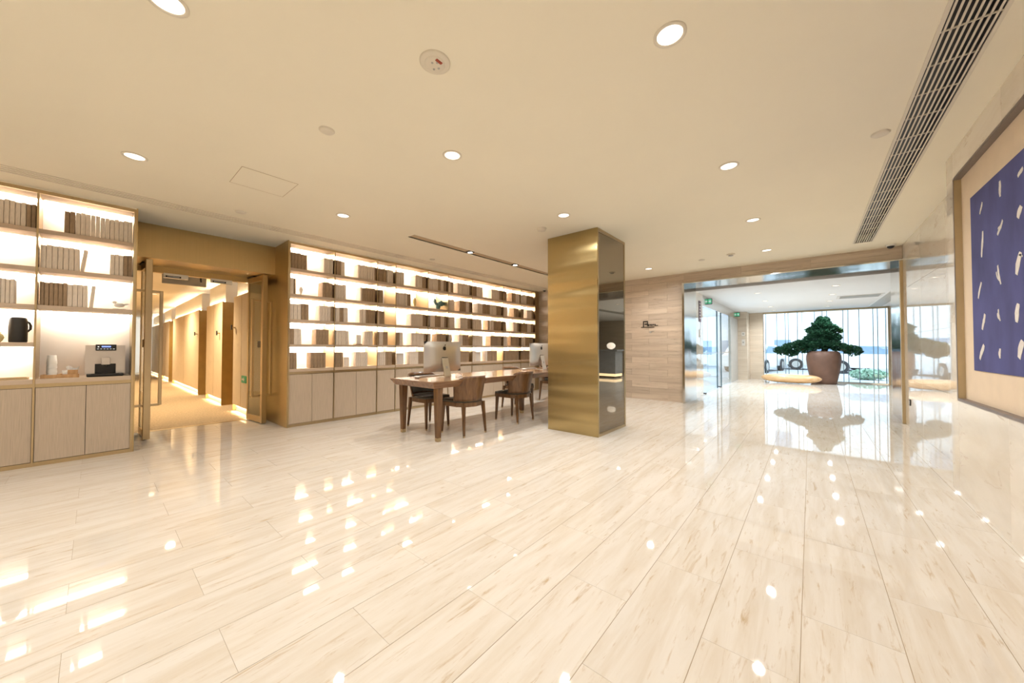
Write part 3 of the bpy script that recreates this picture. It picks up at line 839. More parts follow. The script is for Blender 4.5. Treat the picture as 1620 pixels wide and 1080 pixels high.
# two books leaning against their row
for y, r, ang, lab in ((-0.096, 1, 6, 'pale beige book leaning at the end of the second row, coffee bay'), (-0.030, 2, 4, 'single pale beige book leaning slightly, third row, coffee bay')):
    m = book_mb(MB(), 0.026, 0.232, 0.17, 0).mesh('book', BM)
    o = link('book', m, None, (XF, y, ROWZ[r] + 0.0018)); o.rotation_euler = (-radians(ang) * (1 if r == 1 else 1), 0, 0)
    tag(o, lab, 'book')

# ------------------------------------------------------------------ shelf ornaments
t = thing('bird_sculpture', 'blue-green bird sculpture with raised wings on the second shelf', 'sculpture', (-5.90, 4.60, SHELVES[1]))
b = MB()
for (x, y, z, rx, ry, rz) in ((0, 0, .06, .04, .05, .06), (0, .02, .12, .035, .045, .05)): b.ball((x, y, z), (rx, ry, rz), 12, 8)
part('body', b, 'verdigris', t)
part('head', MB().ball((0, .075, .17), (.03, .035, .03), 12, 8).tube([(0, .10, .17), (0, .135, .165)], [.012, .002]), 'verdigris', t)
part('wing', MB().prism([(.02, .10), (.08, .17), (.15, .175), (.20, .125), (.12, .10), (.07, .075)], 'x', .01, .03), 'verdigris', t)
part('wing', MB().prism([(.02, .10), (.08, .17), (.15, .175), (.20, .125), (.12, .10), (.07, .075)], 'x', -.03, -.01), 'verdigris', t)
part('tail', MB().prism([(-.03, .08), (-.075, .11), (-.115, .17), (-.10, .225), (-.07, .20), (-.055, .15), (0, .13)], 'x', -.015, .015), 'verdigris', t)

def small_bird(loc, label):
    t = thing('bird_figurine', label, 'figurine', loc)
    part('base', MB().cbox(-.03, .03, -.05, .05, 0, .012, .002), 'cloth_pale', t)
    part('body', MB().ball((0, 0, .05), (.02, .04, .025), 12, 8), 'porcelain', t)
    part('head', MB().ball((0, -.035, .08), (.014, .016, .016), 10, 8).tube([(0, -.045, .08), (0, -.066, .078)], [.005, .001]), 'porcelain', t)
    part('tail', MB().prism([(.03, .05), (.07, .062), (.07, .072), (.03, .07)], 'x', -.006, .006), 'porcelain', t)
small_bird((-5.86, 0.172, SHELVES[2]), 'white bird figurine on the shelf above the coffee machine')
t = thing('glass_ornament', 'pale yellow glass ornament in the fourth bay, second shelf', 'ornament', (-5.90, 4.03, SHELVES[1]))
part('base', MB().cbox(-.03, .03, -.04, .04, 0, .012, .002), 'porcelain', t)
part('stem', MB().lathe([(.012, .012), (.02, .05), (.035, .10), (.03, .15), (.012, .18), (.006, .20)], 16), 'amber_glass', t)
t = thing('glass_ornament', 'small white ornament in the first bay, second shelf', 'ornament', (-5.92, 2.02, SHELVES[1]))
part('base', MB().lathe([(.03, 0), (.03, .01)], 16), 'porcelain', t)
part('stem', MB().lathe([(.008, .01), (.012, .05), (.026, .09), (.02, .12), (.006, .14)], 16), 'porcelain', t)
t = thing('frosted_block', 'white frosted block on a dark base, second bay, fourth shelf', 'ornament', (-5.88, 2.89, SHELVES[3]))
part('base', MB().cbox(-.05, .05, -.055, .055, 0, .016, .002), 'cloth_dark', t)
part('block', MB().cbox(-.035, .035, -.04, .04, .016, .17, .004), 'porcelain', t)
for y, w, h, lab in ((3.73, .15, .21, 'white picture frame in the fourth bay beside the monitor'), (5.745, .22, .22, 'white picture frame in the seventh bay, bottom row'), (2.72, .09, .15, 'small white frame in the second bay, bottom row')):
    t = thing('picture_frame', lab, 'picture frame', (-5.93, y, 0.846), group='white frames in the bottom row')
    fr = MB(); e = .012
    fr.box(-.01, .01, -w / 2, -w / 2 + e, 0, h); fr.box(-.01, .01, w / 2 - e, w / 2, 0, h); fr.box(-.01, .01, -w / 2 + e, w / 2 - e, 0, e); fr.box(-.01, .01, -w / 2 + e, w / 2 - e, h - e, h)
    part('frame', fr, 'porcelain', t)
    part('print', MB().box(-.006, .004, -w / 2 + e, w / 2 - e, e, h - e), 'pillow_white', t)
    part('strut', MB().prism([(-.01, h * .7), (-.09, 0), (-.082, 0), (-.008, h * .6)], 'y', -.012, .012), 'porcelain', t)

t = thing('jug', 'tall matt black jug on the shelf at the left edge', 'jug', (-5.89, -0.482, SHELVES[3]))
part('body', MB().lathe([(.002, .001), (.052, .002), (.056, .01), (.057, .15), (.054, .215), (.050, .235), (.040, .243), (.038, .236), (.046, .225), (.05, .15), (.002, .02)], 28, cap0=True, cap1=True), 'black_ceramic', t)
part('handle', MB().tube([(0, .048, .205), (0, .062, .195), (0, .072, .165), (0, .07, .13), (0, .052, .105)], .009, 8), 'black_ceramic', t)
t = thing('round_vase', 'small golden round vase cut by the left picture edge', 'vase', (-5.89, -0.60, SHELVES[3]))
part('body', MB().lathe([(.02, .001), (.035, .02), (.042, .045), (.035, .07), (.02, .085), (.022, .092)], 20), 'amber_glass', t)
part('rim', MB().lathe([(.022, .092), (.026, .096), (.018, .096)], 20), 'brass_trim', t)
t = thing('tray', 'flat dark gold tray on the worktop below the black jug', 'tray', (-5.88, -0.56, 0.846))
part('plate', MB().cbox(-.07, .07, -.14, .14, 0, .008, .002), 'brass_trim', t)
part('rim', MB().box(-.075, -.068, -.145, .145, 0, .018).box(.068, .075, -.145, .145, 0, .018).box(-.068, .068, -.145, -.138, 0, .018).box(-.068, .068, .138, .145, 0, .018), 'brass_trim', t)

# coffee machine
t = thing('coffee_machine', 'silver coffee machine with black control panel and blue display', 'coffee machine', (-5.96, 0.080, 0.846))
w = 0.142
b = MB()
b.cbox(-.19, .06, -w, w, .03, .335, .008)
part('body', b, 'machine_silver', t)
fr = MB().box(.06, .125, -w, -.075, .03, .335).box(.06, .125, .075, w, .03, .335).box(.06, .125, -.075, .075, .135, .335)
part('front', fr, 'machine_silver', t)
part('niche', MB().box(.06, .066, -.075, .075, .03, .135), 'black_plastic', t)
p = part('control_panel', MB().cbox(.118, .135, -.072, .076, .278, .343, .003), 'black_plastic', t)
part('display', MB().box(.135, .1362, -.03, .036, .312, .328), 'display_blue', p)
part('lamp', MB().box(.135, .1362, -.058, -.047, .313, .323), 'display_white', p)
for k in range(6): part('button', MB().box(.135, .1365, -.062 + k * .0225, -.049 + k * .0225, .293, .297), 'display_white', p)
part('spout', MB().cbox(.10, .155, -.032, .034, .125, .205, .006), 'machine_silver', t)
part('nozzle', MB().lathe([(.007, .105), (.009, .125)], 12, c=(.135, -.012, 0)), 'black_plastic', t)
part('nozzle', MB().lathe([(.007, .105), (.009, .125)], 12, c=(.135, .012, 0)), 'black_plastic', t)
dt = part('drip_tray', MB().prism([(.06, .0), (.17, .0), (.185, .012), (.185, .028), (.06, .028)], 'y', -.128, .125), 'black_plastic', t)
part('grid', MB().box(.07, .18, -.10, .10, .0282, .031), 'dark_metal', dt)
part('base', MB().cbox(-.19, .06, -w + .01, w - .01, 0, .03, .003), 'black_plastic', t)

# cup tray
t = thing('wooden_tray', 'bamboo caddy with cups beside the coffee machine', 'tray', (-5.90, -0.222, 0.846))
part('frame', MB().box(-.07, .07, -.122, -.114, 0, .035).box(-.07, .07, .114, .122, 0, .035).box(.062, .07, -.114, .114, 0, .035).box(-.07, -.062, -.114, .114, 0, .035), 'bamboo', t)
part('bottom', MB().box(-.062, .062, -.114, .114, 0, .008), 'bamboo', t)
part('divider', MB().box(-.062, .062, -.004, .004, .008, .042), 'bamboo', t)
for k in range(4):
    lab = ['bottom', 'second lowest', 'third lowest', 'topmost'][k] + ' upturned paper cup in the stack on the bamboo caddy'
    t = thing('paper_cup', lab, 'paper cup', (-5.90, -0.278, 0.8545 + k * 0.045), group='stacked paper cups')
    part('wall', MB().lathe([(.036, 0), (.028, .088), (.026, .088), (.034, 0)], 20, cap0=False, cap1=False), 'paper_cup', t)
    part('bottom', MB().lathe([(.0275, .080), (.0275, .083)], 20), 'paper_cup', t)
t = thing('paper_cup', 'single small white cup between cup stack and napkin box', 'paper cup', (-5.88, -0.19, 0.8545))
part('wall', MB().lathe([(.017, 0), (.021, .062), (.019, .062), (.016, .003)], 20, cap1=False), 'paper_cup', t)
part('rim', MB().lathe([(.021, .061), (.0225, .063), (.021, .065), (.019, .063)], 20, cap0=False, cap1=False), 'paper_cup', t)
t = thing('napkin_box', 'small wooden box with a white napkin sticking out', 'napkin box', (-5.90, -0.143, 0.8545))
part('box', MB().box(-.035, .035, -.034, -.030, 0, .07).box(-.035, .035, .030, .034, 0, .07).box(.031, .035, -.03, .03, 0, .07).box(-.035, -.031, -.03, .03, 0, .07).box(-.031, .031, -.03, .03, 0, .004), 'bamboo', t)
b = MB(); N_ = 9
vs = []
for i in range(N_):
    u = i / (N_ - 1)
    for j, z in enumerate((.01, .07, .098)):
        vs.append((.012 * sin(u * 9) * (1 + j), -.027 + .054 * u * (1 + .35 * j) - .010 * j, z + .008 * sin(u * 7) * j))
b.add(vs, [(i * 3 + j, i * 3 + 3 + j, i * 3 + 4 + j, i * 3 + 1 + j) for i in range(N_ - 1) for j in (0, 1)], True)
part('napkin', b, 'pillow_white', t)

# ================================================================== TABLE
TX0, TX1, TY0, TY1, TZ = -4.38, -3.42, 2.60, 7.15, 0.742
t = thing('work_table', 'long walnut work table in front of the bookcase', 'table', ((TX0 + TX1) / 2, (TY0 + TY1) / 2, 0))
hx, hy = (TX1 - TX0) / 2, (TY1 - TY0) / 2
b = MB()
b.frustum(0, 0, TZ - .085, TZ - .006, hx - .055, hy - .055, hx, hy)
b.frustum(0, 0, TZ - .006, TZ, hx, hy, hx - .004, hy - .004)
part('tabletop', b, 'walnut_top', t)
def table_leg(x, y):
    l = part('leg', MB().frustum(x, y, .045, TZ - .085, .026, .026, .042, .042), 'walnut', t)
    part('ferrule', MB().frustum(x, y, 0, .045, .0255, .0255, .0268, .0268), 'brass_trim', l)
for x in (TX0 + .10, TX1 - .10):
    for y in (TY0 + .15, TY1 - .15): table_leg(x - (TX0 + TX1) / 2, y - (TY0 + TY1) / 2)
table_leg(-3.93 - (TX0 + TX1) / 2, 4.92 - (TY0 + TY1) / 2)

# ================================================================== CHAIRS (local: faces +x)
def make_chair():
    t = thing('chair', 'x', 'chair', group='walnut chairs around the work table')
    SZ = 0.435
    # bent plywood shell
    b = MB(); n = 22; m = 8
    outer = []; inner = []
    for i in range(n + 1):
        s = -1 + 2 * i / n; a = s * radians(78)
        zt = 0.785 - 0.20 * max(0, abs(s) - .55) ** 2 / .2025 * .55 - 0.012 * s * s
        for j in range(m + 1):
            q = j / m; z = 0.455 + (zt - 0.455) * q
            spread = 0.222 + 0.040 * q
            rx = 0.245 + 0.02 * q
            x = -0.01 - rx * cos(a) * (0.86 + .14 * cos(a)) ; y = (spread + .015) * sin(a)
            x -= 0.035 * q
            outer.append((x, y, z)); inner.append((x + .018 * cos(a), y - .018 * sin(a), z))
    W = m + 1
    vs = outer + inner; o = len(outer); fs = []
    for i in range(n):
        for j in range(m):
            k = i * W + j
            fs.append((k, k + 1, k + W + 1, k + W)); fs.append((o + k, o + k + W, o + k + W + 1, o + k + 1))
        fs.append((i * W + m, o + i * W + m, o + (i + 1) * W + m, (i + 1) * W + m))
        fs.append((i * W, (i + 1) * W, o + (i + 1) * W, o + i * W))
    for i in (0, n):
        for j in range(m):
            k = i * W + j
            fs.append((k, o + k, o + k + 1, k + 1) if i == 0 else (k, k + 1, o + k + 1, o + k))
    b.add(vs, fs, True)
    part('backrest', b, 'walnut', t)
    # inner pad
    vs = []; fs = []
    for i in range(2, n - 1):
        for j in range(1, m):
            x, y, z = inner[i * W + j]; a = (-1 + 2 * i / n) * radians(78)
            vs.append((x + .012 * cos(a), y - .012 * sin(a), z))
    Wp = m - 1
    for i in range(n - 4):
        for j in range(Wp - 1):
            k = i * Wp + j; fs.append((k, k + Wp, k + Wp + 1, k + 1))
    part('back_pad', MB().add(vs, fs, True), 'olive_leather', t)
    # seat frame + cushion
    poly = [(.235, -.215), (.235, .215), (.10, .225), (-.10, .215), (-.20, .15), (-.245, .0), (-.20, -.15), (-.10, -.215), (.10, -.225)]
    part('seat_frame', MB().prism(poly[::-1], 'z', SZ - .055, SZ), 'walnut', t)
    b = MB(); rings = []
    for sc_, z in ((.97, SZ), (1.0, SZ + .012), (.97, SZ + .028), (.80, SZ + .038), (.4, SZ + .042)):
        rings.append([(x * sc_, y * sc_, z) for x, y in poly])
    vs = [p for r in rings for p in r]; nn = len(poly)
    fs = [(r * nn + (k + 1) % nn, r * nn + k, (r + 1) * nn + k, (r + 1) * nn + (k + 1) % nn) for r in range(len(rings) - 1) for k in range(nn)]
    fs.append(tuple(range((len(rings) - 1) * nn, len(rings) * nn))[::-1])
    b.add(vs, fs, True)
    part('cushion', b, 'olive_leather', t)
    for x, y, dx, dy in ((.205, .185, .02, .012), (.205, -.185, .02, -.012), (-.185, .175, -.035, .02), (-.185, -.175, -.035, -.02)):
        l = part('leg', MB().frustum(x + dx, y + dy, .02, SZ - .005, .011, .011, .021, .021, -dx, -dy), 'walnut', t)
        part('foot_cap', MB().frustum(x + dx, y + dy, 0, .02, .0105, .0105, .0112, .0112), 'brass_trim', l)
    return t
proto = make_chair()
chairs = [(-3.63, 3.275, pi, 'walnut shell-back chair nearest the camera, beside the table end'), (-3.63, 4.36, pi, 'walnut shell-back chair between the nearest chair and the brass column'),
          (-4.33, 3.20, 0.0, 'walnut chair tucked in behind the table at its near end'), (-4.33, 5.28, 0.0, 'walnut chair behind the middle of the table'),
          (-4.36, 6.55, 0.0, 'walnut chair behind the table, mostly hidden by the brass column')]
for i, (x, y, rz, lab) in enumerate(chairs):
    if i == 0: proto.location = (x, y, 0); proto.rotation_euler = (0, 0, rz); proto['label'] = lab
    else: copy_tree(proto, (x, y, 0), rz, lab)

# ================================================================== COMPUTERS (local: back faces +x)
def apple_poly(s):
    pts = []
    for i in range(40):
        a = pi / 2 + 2 * pi * i / 40
        r = 1 - .10 * math.exp(-((a - pi / 2) % (2 * pi)) ** 2 * 6) - .10 * math.exp(-(((pi / 2 - a) % (2 * pi))) ** 2 * 6) - .08 * math.exp(-((a - 3 * pi / 2) ** 2) * 8)
        y, z = .9 * r * cos(a), r * sin(a)
        # bite on the right-hand side as seen from behind the machine
        d = sqrt((y - 1.02) ** 2 + (z - .12) ** 2)
        if d < .42: k = .42 / max(d, .05); y, z = 1.02 + (y - 1.02) * k if y < 1.02 else 1.02 - .42, .12 + (z - .12) * (k if d > .2 else 1.0)
        pts.append((y * s, z * s))
    return pts
def make_computer():
    t = thing('desktop_computer', 'x', 'computer', group='all-in-one computers on the work table')
    w, z0, z1 = .325, .075, .50
    # bulging aluminium back, flat screen side
    b = MB(); n = 10; vs = []; fs = []
    for i in range(n + 1):
        for j in range(n + 1):
            u = -1 + 2 * i / n; v = -1 + 2 * j / n
            bul = .004 + .034 * (1 - u ** 4) * (1 - v ** 4)
            vs.append((bul, u * w, (z0 + z1) / 2 + v * (z1 - z0) / 2))
    for i in range(n):
        for j in range(n): k = i * (n + 1) + j; fs.append((k, k + n + 1, k + n + 2, k + 1))
    b.add(vs, fs, True)
    b.box(-.006, .004, -w, w, z0, z1)
    part('back_shell', b, 'aluminium', t)
    part('screen', MB().box(-.0075, -.006, -w + .015, w - .015, z0 + .07, z1 - .015), 'black_plastic', t)
    ap = [(y, z) for y, z in apple_poly(.030)]
    lg = part('logo', MB().prism([(y, z + .405) for y, z in ap], 'x', .037, .0395), 'black_plastic', t, 'black fruit-shaped mark')
    part('logo_leaf', MB().prism([(.002, .438), (.012, .440), (.020, .452), (.018, .460), (.008, .457), (.001, .448)], 'x', .037, .0395), 'black_plastic', lg)
    st = [(.040, .275), (.052, .275), (.120, .012), (.120, 0), (-.05, 0), (-.05, .006), (.108, .010)]
    part('stand', MB().prism([(.036, .27), (.046, .275), (.116, .02), (.118, .006), (.118, 0), (-.07, 0), (-.07, .005), (.100, .008)], 'y', -.055, .055), 'aluminium', t)
    part('print_mark', MB().add([(.0815, -.018, .155), (.0815, .018, .155), (.0905, .018, .122), (.0905, -.018, .122)], [(0, 1, 2, 3)]), 'grey_metal', t)
    part('hinge', MB().tube([(.04, -.05, .272), (.04, .05, .272)], .008, 10), 'dark_metal', t)
    return t
pc = make_computer()
pc.location = (-3.98, 3.19, TZ); pc['label'] = 'large all-in-one computer seen from behind at the near end of the table'
copy_tree(pc, (-3.98, 5.54, TZ), 0.0, 'all-in-one computer seen from behind, beside the brass column')
for y, lab in ((3.19, 'near'), (5.54, 'far')):
    t = thing('keyboard', 'slim white keyboard in front of the %s computer' % lab, 'keyboard', (-4.22, y - 0.05, TZ), group='keyboards on the table')
    part('base', MB().prism([(-.057, 0), (.057, 0), (.057, .014), (-.057, .006)], 'y', -.21, .21), 'aluminium', t)
    me = MB().cbox(-.008, .008, -.0085, .0085, 0, .0035, .001).mesh('key', 'white_plastic')
    for i in range(5):
        for j in range(18):
            x = -.042 + i * .0215
            k = link('key', me, t, (x, -.19 + j * .0224, .0098 + (x + .042) * .072))
    t = thing('mouse', 'white mouse on the table beside the %s keyboard' % lab, 'mouse', (-4.08, y - 0.36, TZ), group='mice on the table')
    part('shell', MB().ball((0, 0, .0165), (.055, .03, .016), 16, 8), 'white_plastic', t)
    part('base', MB().lathe([(.022, 0), (.024, .012)], 20, sx=1.8), 'grey_metal', t)
pts = [(-3.86 + .05 * sin(k * 1.7) * (k / 10), 3.33 + .035 * cos(k * 1.3) + k * .008, TZ + .006 + (.02 if k in (2, 3, 4, 5) else 0)) for k in range(14)]
solid('cable', MB().tube(pts, .004, 6), 'white_plastic', 'white cable curling beside the near computer stand', 'cable')
pts = [(-3.80 + .06 * cos(k * .75), 5.62 + .05 * sin(k * .75) + k * .004, TZ + .006 + .045 * abs(sin(k * .4))) for k in range(24)]
solid('cable', MB().tube(pts, .005, 6), 'white_plastic', 'tangle of white cable at the foot of the far computer', 'cable')
t = thing('card_tray', 'small dark dish on the table at the far computer', 'dish', (-3.72, 5.50, TZ))
part('dish', MB().lathe([(.03, 0), (.055, .018), (.058, .022), (.03, .006)], 20, cap1=False), 'black_ceramic', t)
part('rim', MB().lathe([(.055, .018), (.06, .023), (.056, .023)], 20, cap0=False, cap1=False), 'black_ceramic', t)

# ================================================================== COLUMN
PXA, PXB, PYA, PYB = -2.87, -2.095, 4.19, 5.08
t = thing('column', 'square brass-clad column with a dark mirror side', 'column', ((PXA + PXB) / 2, (PYA + PYB) / 2, 0))
part('core', MB().box(PXA + .02, PXB - .03, PYA + .02, PYB - .02, 0, H), 'dark_metal', t, world=True)
part('brass_panel', MB().cbox(PXA, PXB, PYA, PYA + .02, 0, H, .0015), 'brass_pillar', t, world=True)
part('brass_panel', MB().cbox(PXA, PXB, PYB - .02, PYB, 0, H, .0015), 'brass_pillar', t, world=True)
part('brass_panel', MB().cbox(PXA, PXA + .02, PYA + .02, PYB - .02, 0, H, .0015), 'brass_pillar', t, world=True)
mm = MB().add([(PXB - .022, PYA + .035, .035), (PXB - .004, PYB - .035, .035), (PXB - .004, PYB - .035, H - .035), (PXB - .022, PYA + .035, H - .035),
               (PXB - .03, PYA + .035, .035), (PXB - .03, PYB - .035, .035), (PXB - .03, PYB - .035, H - .035), (PXB - .03, PYA + .035, H - .035)],
              [(0, 1, 2, 3), (4, 7, 6, 5), (0, 4, 5, 1), (1, 5, 6, 2), (2, 6, 7, 3), (3, 7, 4, 0)])
part('mirror_panel', mm, 'bronze_mirror', t, 'dark bronze mirror panel', world=True)
for y0, y1, z0, z1 in ((PYA + .02, PYA + .035, 0, H), (PYB - .035, PYB - .02, 0, H), (PYA + .035, PYB - .035, 0, .035), (PYA + .035, PYB - .035, H - .035, H)):
    part('mirror_frame', MB().box(PXB - .03, PXB, y0, y1, z0, z1), 'brass_trim', t, world=True)

# ================================================================== ARTWORK (set into the stone wall)
t = thing('wall_artwork', 'large framed artwork of white strokes on indigo cloth', 'artwork', (XA, FY1, FZ0))
P = lambda n, mb_, m, par=None, lab=None: part(n, mb_, m, par or t, lab, world=True)
e = 0.02
P('frame', MB().box(XA - .005, 1.005, FY1 - e, FY1, FZ0, FZ1), 'art_frame')
P('frame', MB().box(XA - .005, 1.005, FY0, FY0 + e, FZ0, FZ1), 'art_frame')
P('frame', MB().box(XA - .005, 1.005, FY0 + e, FY1 - e, FZ0, FZ0 + e), 'art_frame')
P('frame', MB().box(XA - .005, 1.005, FY0 + e, FY1 - e, FZ1 - e, FZ1), 'art_frame')
P('frame_lining', MB().box(XA - .003, .930, FY1 - e - .004, FY1 - e, FZ0 + e, FZ1 - e), 'art_frame_inner')
P('frame_lining', MB().box(XA - .003, .930, FY0 + e, FY0 + e + .004, FZ0 + e, FZ1 - e), 'art_frame_inner')
P('mount', MB().box(.925, 1.003, FY0 + e, FY1 - e, FZ0 + e, FZ1 - e), 'art_cream')
CX = 0.918
cloth = P('cloth', MB().cbox(CX, .925, 1.48, 4.185, .986, 2.262, .001), 'indigo_cloth')
strokes = [  # (y_top, z_top, y_bottom, z_bottom, width)
 (3.857, 2.256, 3.85, 2.151, .030), (4.171, 2.216, 4.218, 2.139, .022), (4.174, 2.004, 4.203, 1.817, .030), (3.825, 1.988, 3.909, 1.908, .026),
 (3.523, 2.218, 3.589, 2.184, .026), (3.560, 2.00, 3.604, 1.938, .050), (3.584, 1.728, 3.645, 1.601, .050), (3.925, 1.706, 3.880, 1.573, .022), (3.95, 1.665, 3.905, 1.60, .016),
 (4.227, 1.638, 4.294, 1.524, .026), (4.172, 1.398, 4.225, 1.285, .036), (4.206, 1.175, 4.289, 1.066, .042), (3.934, 1.41, 3.905, 1.33, .018), (3.95, 1.385, 3.918, 1.34, .014),
 (3.920, 1.147, 3.924, 1.081, .030), (3.630, 1.421, 3.663, 1.31, .050), (3.588, 1.195, 3.640, 1.089, .058), (3.86, 1.965, 3.90, 1.945, .012), (3.555, 1.70, 3.60, 1.71, .012),
 (3.20, 2.20, 3.24, 2.08, .04), (3.18, 1.86, 3.22, 1.74, .04), (3.22, 1.52, 3.25, 1.40, .045), (3.19, 1.24, 3.25, 1.12, .04),
 (2.80, 2.16, 2.83, 2.05, .04), (2.78, 1.78, 2.84, 1.68, .04), (2.81, 1.46, 2.83, 1.33, .04), (2.80, 1.18, 2.84, 1.07, .04),
 (2.38, 2.22, 2.42, 2.10, .04), (2.40, 1.86, 2.42, 1.74, .04), (2.37, 1.52, 2.42, 1.40, .04), (2.39, 1.2, 2.43, 1.09, .04),
 (1.96, 2.18, 2.0, 2.06, .04), (1.98, 1.80, 2.0, 1.68, .04), (1.97, 1.46, 2.01, 1.34, .04), (1.95, 1.18, 2.0, 1.07, .04)]
rs = random.Random(5)
for (ya, za, yb, zb, w) in strokes:
    k = CX / .97
    ya *= k; yb *= k; za = 1.15 + (za - 1.15) * k; zb = 1.15 + (zb - 1.15) * k
    d = Vector((yb - ya, zb - za)); L_ = d.length; d /= L_; nrm = Vector((-d.y, d.x))
    left = []; right = []
    for i in range(8):
        u = i / 7; ww = w / 2 * (.55 + .45 * sin(pi * min(1, max(0, u * .9 + .08)))) * (1 + .25 * (rs.random() - .5))
        c = Vector((ya, za)) + d * L_ * u + nrm * (.004 * sin(u * 5 + ya * 20))
        left.append(c + nrm * ww); right.append(c - nrm * ww)
    poly = [tuple(q) for q in left + right[::-1]]
    P('brush_stroke', MB().prism(poly, 'x', CX - .0015, CX), 'chalk_white', cloth)

# ================================================================== CEILING FITTINGS
def downlight(x, y, z, label, power, group, col=DOWN_COL, r=0.062):
    t = thing('downlight', label, 'ceiling light', (x, y, z), group=group)
    part('ring', MB().lathe([(r * 1.25, 0), (r * 1.25, -.004), (r * 1.15, -.007), (r, -.006), (r * .97, -.0015)], 28, cap0=False, cap1=False), 'ceiling_fitting', t)
    part('lens', MB().lathe([(r * .97, -.0025), (r * .35, -.0022)], 28, cap0=False, cap1=False), 'downlight_glow', t)
    part('lamp', MB().lathe([(r * .35, -.0022), (.0005, -.002)], 20, cap0=False), 'downlight_core', t)
    spot('downlight_beam', (0, 0, -.035), power, col, 165, 1.0, .05, t)
    return t
rowname = {-0.52: 'row along the picture wall', -2.21: 'middle row', -4.21: 'row nearest the bookcase'}
vis = {(-2.21, .19): 'cut by the top picture edge, middle row', (-0.52, 1.84): 'largest, nearest the top edge', (-4.21, .19): 'in front of the coffee bookcase', (-2.21, 1.86): 'over the centre of the open floor',
       (-0.52, 3.51): 'second in the row along the picture wall', (-4.21, 1.88): 'in front of the corridor doorway', (-2.21, 3.56): 'just in front of the brass column',
       (-0.52, 5.19): 'third in the row along the picture wall', (-0.52, 6.94): 'fourth, nearest the steel portal', (-2.43, 7.06): 'near the travertine wall behind the column'}
for x in (-4.21, -2.21, -.52):
    for y in (-1.5, .19, 1.86, 3.53, 5.19, 6.94):
        key = None
        for k in vis:
            if abs(k[0] - x) < .3 and abs(k[1] - y) < .2: key = k
        if key is None and y > 1.5: 
            continue
        xx, yy = key if key else (x, y)
        lab = 'round downlight ' + (vis[key] if key else 'behind the viewpoint, ' + rowname[x] + (', second' if y > -1 else ''))
        downlight(xx, yy, H, lab, DOWNLIGHT_W * (1.15 if yy < 0 else 0.4 if yy < 1 else 0.9 if yy < 2.5 else 1.05 if yy < 4.5 else 1.25), 'lobby ceiling downlights')

def disc(x, y, label, r=.05, name='ceiling_speaker', h=.012):
    t = thing(name, label, 'ceiling fitting', (x, y, H))
    part('cover', MB().lathe([(r, 0), (r, -h * .4), (r * .86, -h), (r * .3, -h * 1.1)], 28, cap0=False), 'ceiling_fitting', t)
    part('rim', MB().lathe([(r * 1.06, 0), (r * 1.06, -.003), (r, -.003)], 28, cap0=False, cap1=False), 'ceiling_fitting', t)
    return t
disc(-2.645, 1.06, 'flat beige ceiling disc between doorway and smoke detector')
disc(.41, 3.692, 'flat beige ceiling disc beside the long air grille')
disc(-4.998, 1.067, 'flat beige ceiling disc in front of the corridor doorway')
disc(-5.09, 3.837, 'small dark-rimmed ceiling disc above the bookcase side of the table', .045)
disc(-1.463, 6.963, 'flat beige ceiling disc near the travertine wall')
t = disc(-2.674, 3.765, 'smoke detector in front of the brass column', .06, 'smoke_detector', .03)
t = thing('smoke_detector', 'small ceiling detector in front of the portal', 'smoke detector', (-1.0, 6.85, H))
part('base', MB().lathe([(.06, 0), (.06, -.012), (.05, -.016)], 24, cap0=False), 'ceiling_fitting', t)
part('sensor', MB().lathe([(.035, -.016), (.035, -.030), (.026, -.034)], 24, cap0=False), 'grey_metal', t)
t = thing('fire_sensor', 'round ceiling sensor with dark holes and a red window', 'detector', (-1.556, 1.185, H), radians(0))
part('base', MB().lathe([(.083, 0), (.083, -.006), (.075, -.010), (.055, -.011)], 32, cap0=False), 'ceiling_fitting', t)
part('dome', MB().lathe([(.055, -.011), (.05, -.018), (.02, -.021)], 32, cap0=False), 'ceiling_fitting', t)
for x, y in ((.0, .025), (.025, -.005), (-.024, .012), (.005, -.022)):
    part('hole', MB().lathe([(.006, -.0205), (.006, -.023)], 12, c=(x, y, 0), cap0=False), 'grey_metal', t)
part('window', MB().cbox(.028, .045, -.022, .018, -.022, -.014, .002), 'red_lens', t)
# access hatch lines
t = thing('access_hatch', 'flush square access hatch in the ceiling before the doorway', 'hatch', (-3.95, 1.02, H))
part('panel', MB().box(-.216, .216, -.216, .216, -.002, 0), 'ceiling_paint', t)
for a_, b_, c_, d_ in ((-.22, -.217, -.22, .22), (.217, .22, -.22, .22), (-.217, .217, -.22, -.217), (-.217, .217, .217, .22)): part('joint', MB().box(a_, b_, c_, d_, -.0025, 0), 'slot_tan', t)

# long return-air grille along the picture wall
t = thing('air_grille', 'long black-slotted air grille in the ceiling along the picture wall', 'air grille', ((VENT[0] + VENT[1]) / 2, (VENT[2] + VENT[3]) / 2, H))
P = lambda n, mb_, m, par=None: part(n, mb_, m, par or t, world=True)
P('duct', MB().box(VENT[0], VENT[1], VENT[2], VENT[3], H + .10, H + .118), 'black_plastic')
fr = MB(); f = .018
fr.box(VENT[0] - f, VENT[0], VENT[2] - f, VENT[3] + f, H - .006, H + .03); fr.box(VENT[1], VENT[1] + f, VENT[2] - f, VENT[3] + f, H - .006, H + .03)
fr.box(VENT[0], VENT[1], VENT[3], VENT[3] + f, H - .006, H + .03)
P('frame', fr, 'ceiling_fitting')
P('lining', MB().box(VENT[0], VENT[0] + .003, VENT[2], VENT[3], H - .001, H + .1).box(VENT[1] - .003, VENT[1], VENT[2], VENT[3], H - .001, H + .1), 'black_plastic')
ns = 8
for k in range(ns):
    x = VENT[0] + (k + .5) * (VENT[1] - VENT[0]) / ns
    P('slat', MB().box(x - .0045, x + .0045, VENT[2], VENT[3], H - .002, H + .002), 'ceiling_fitting')
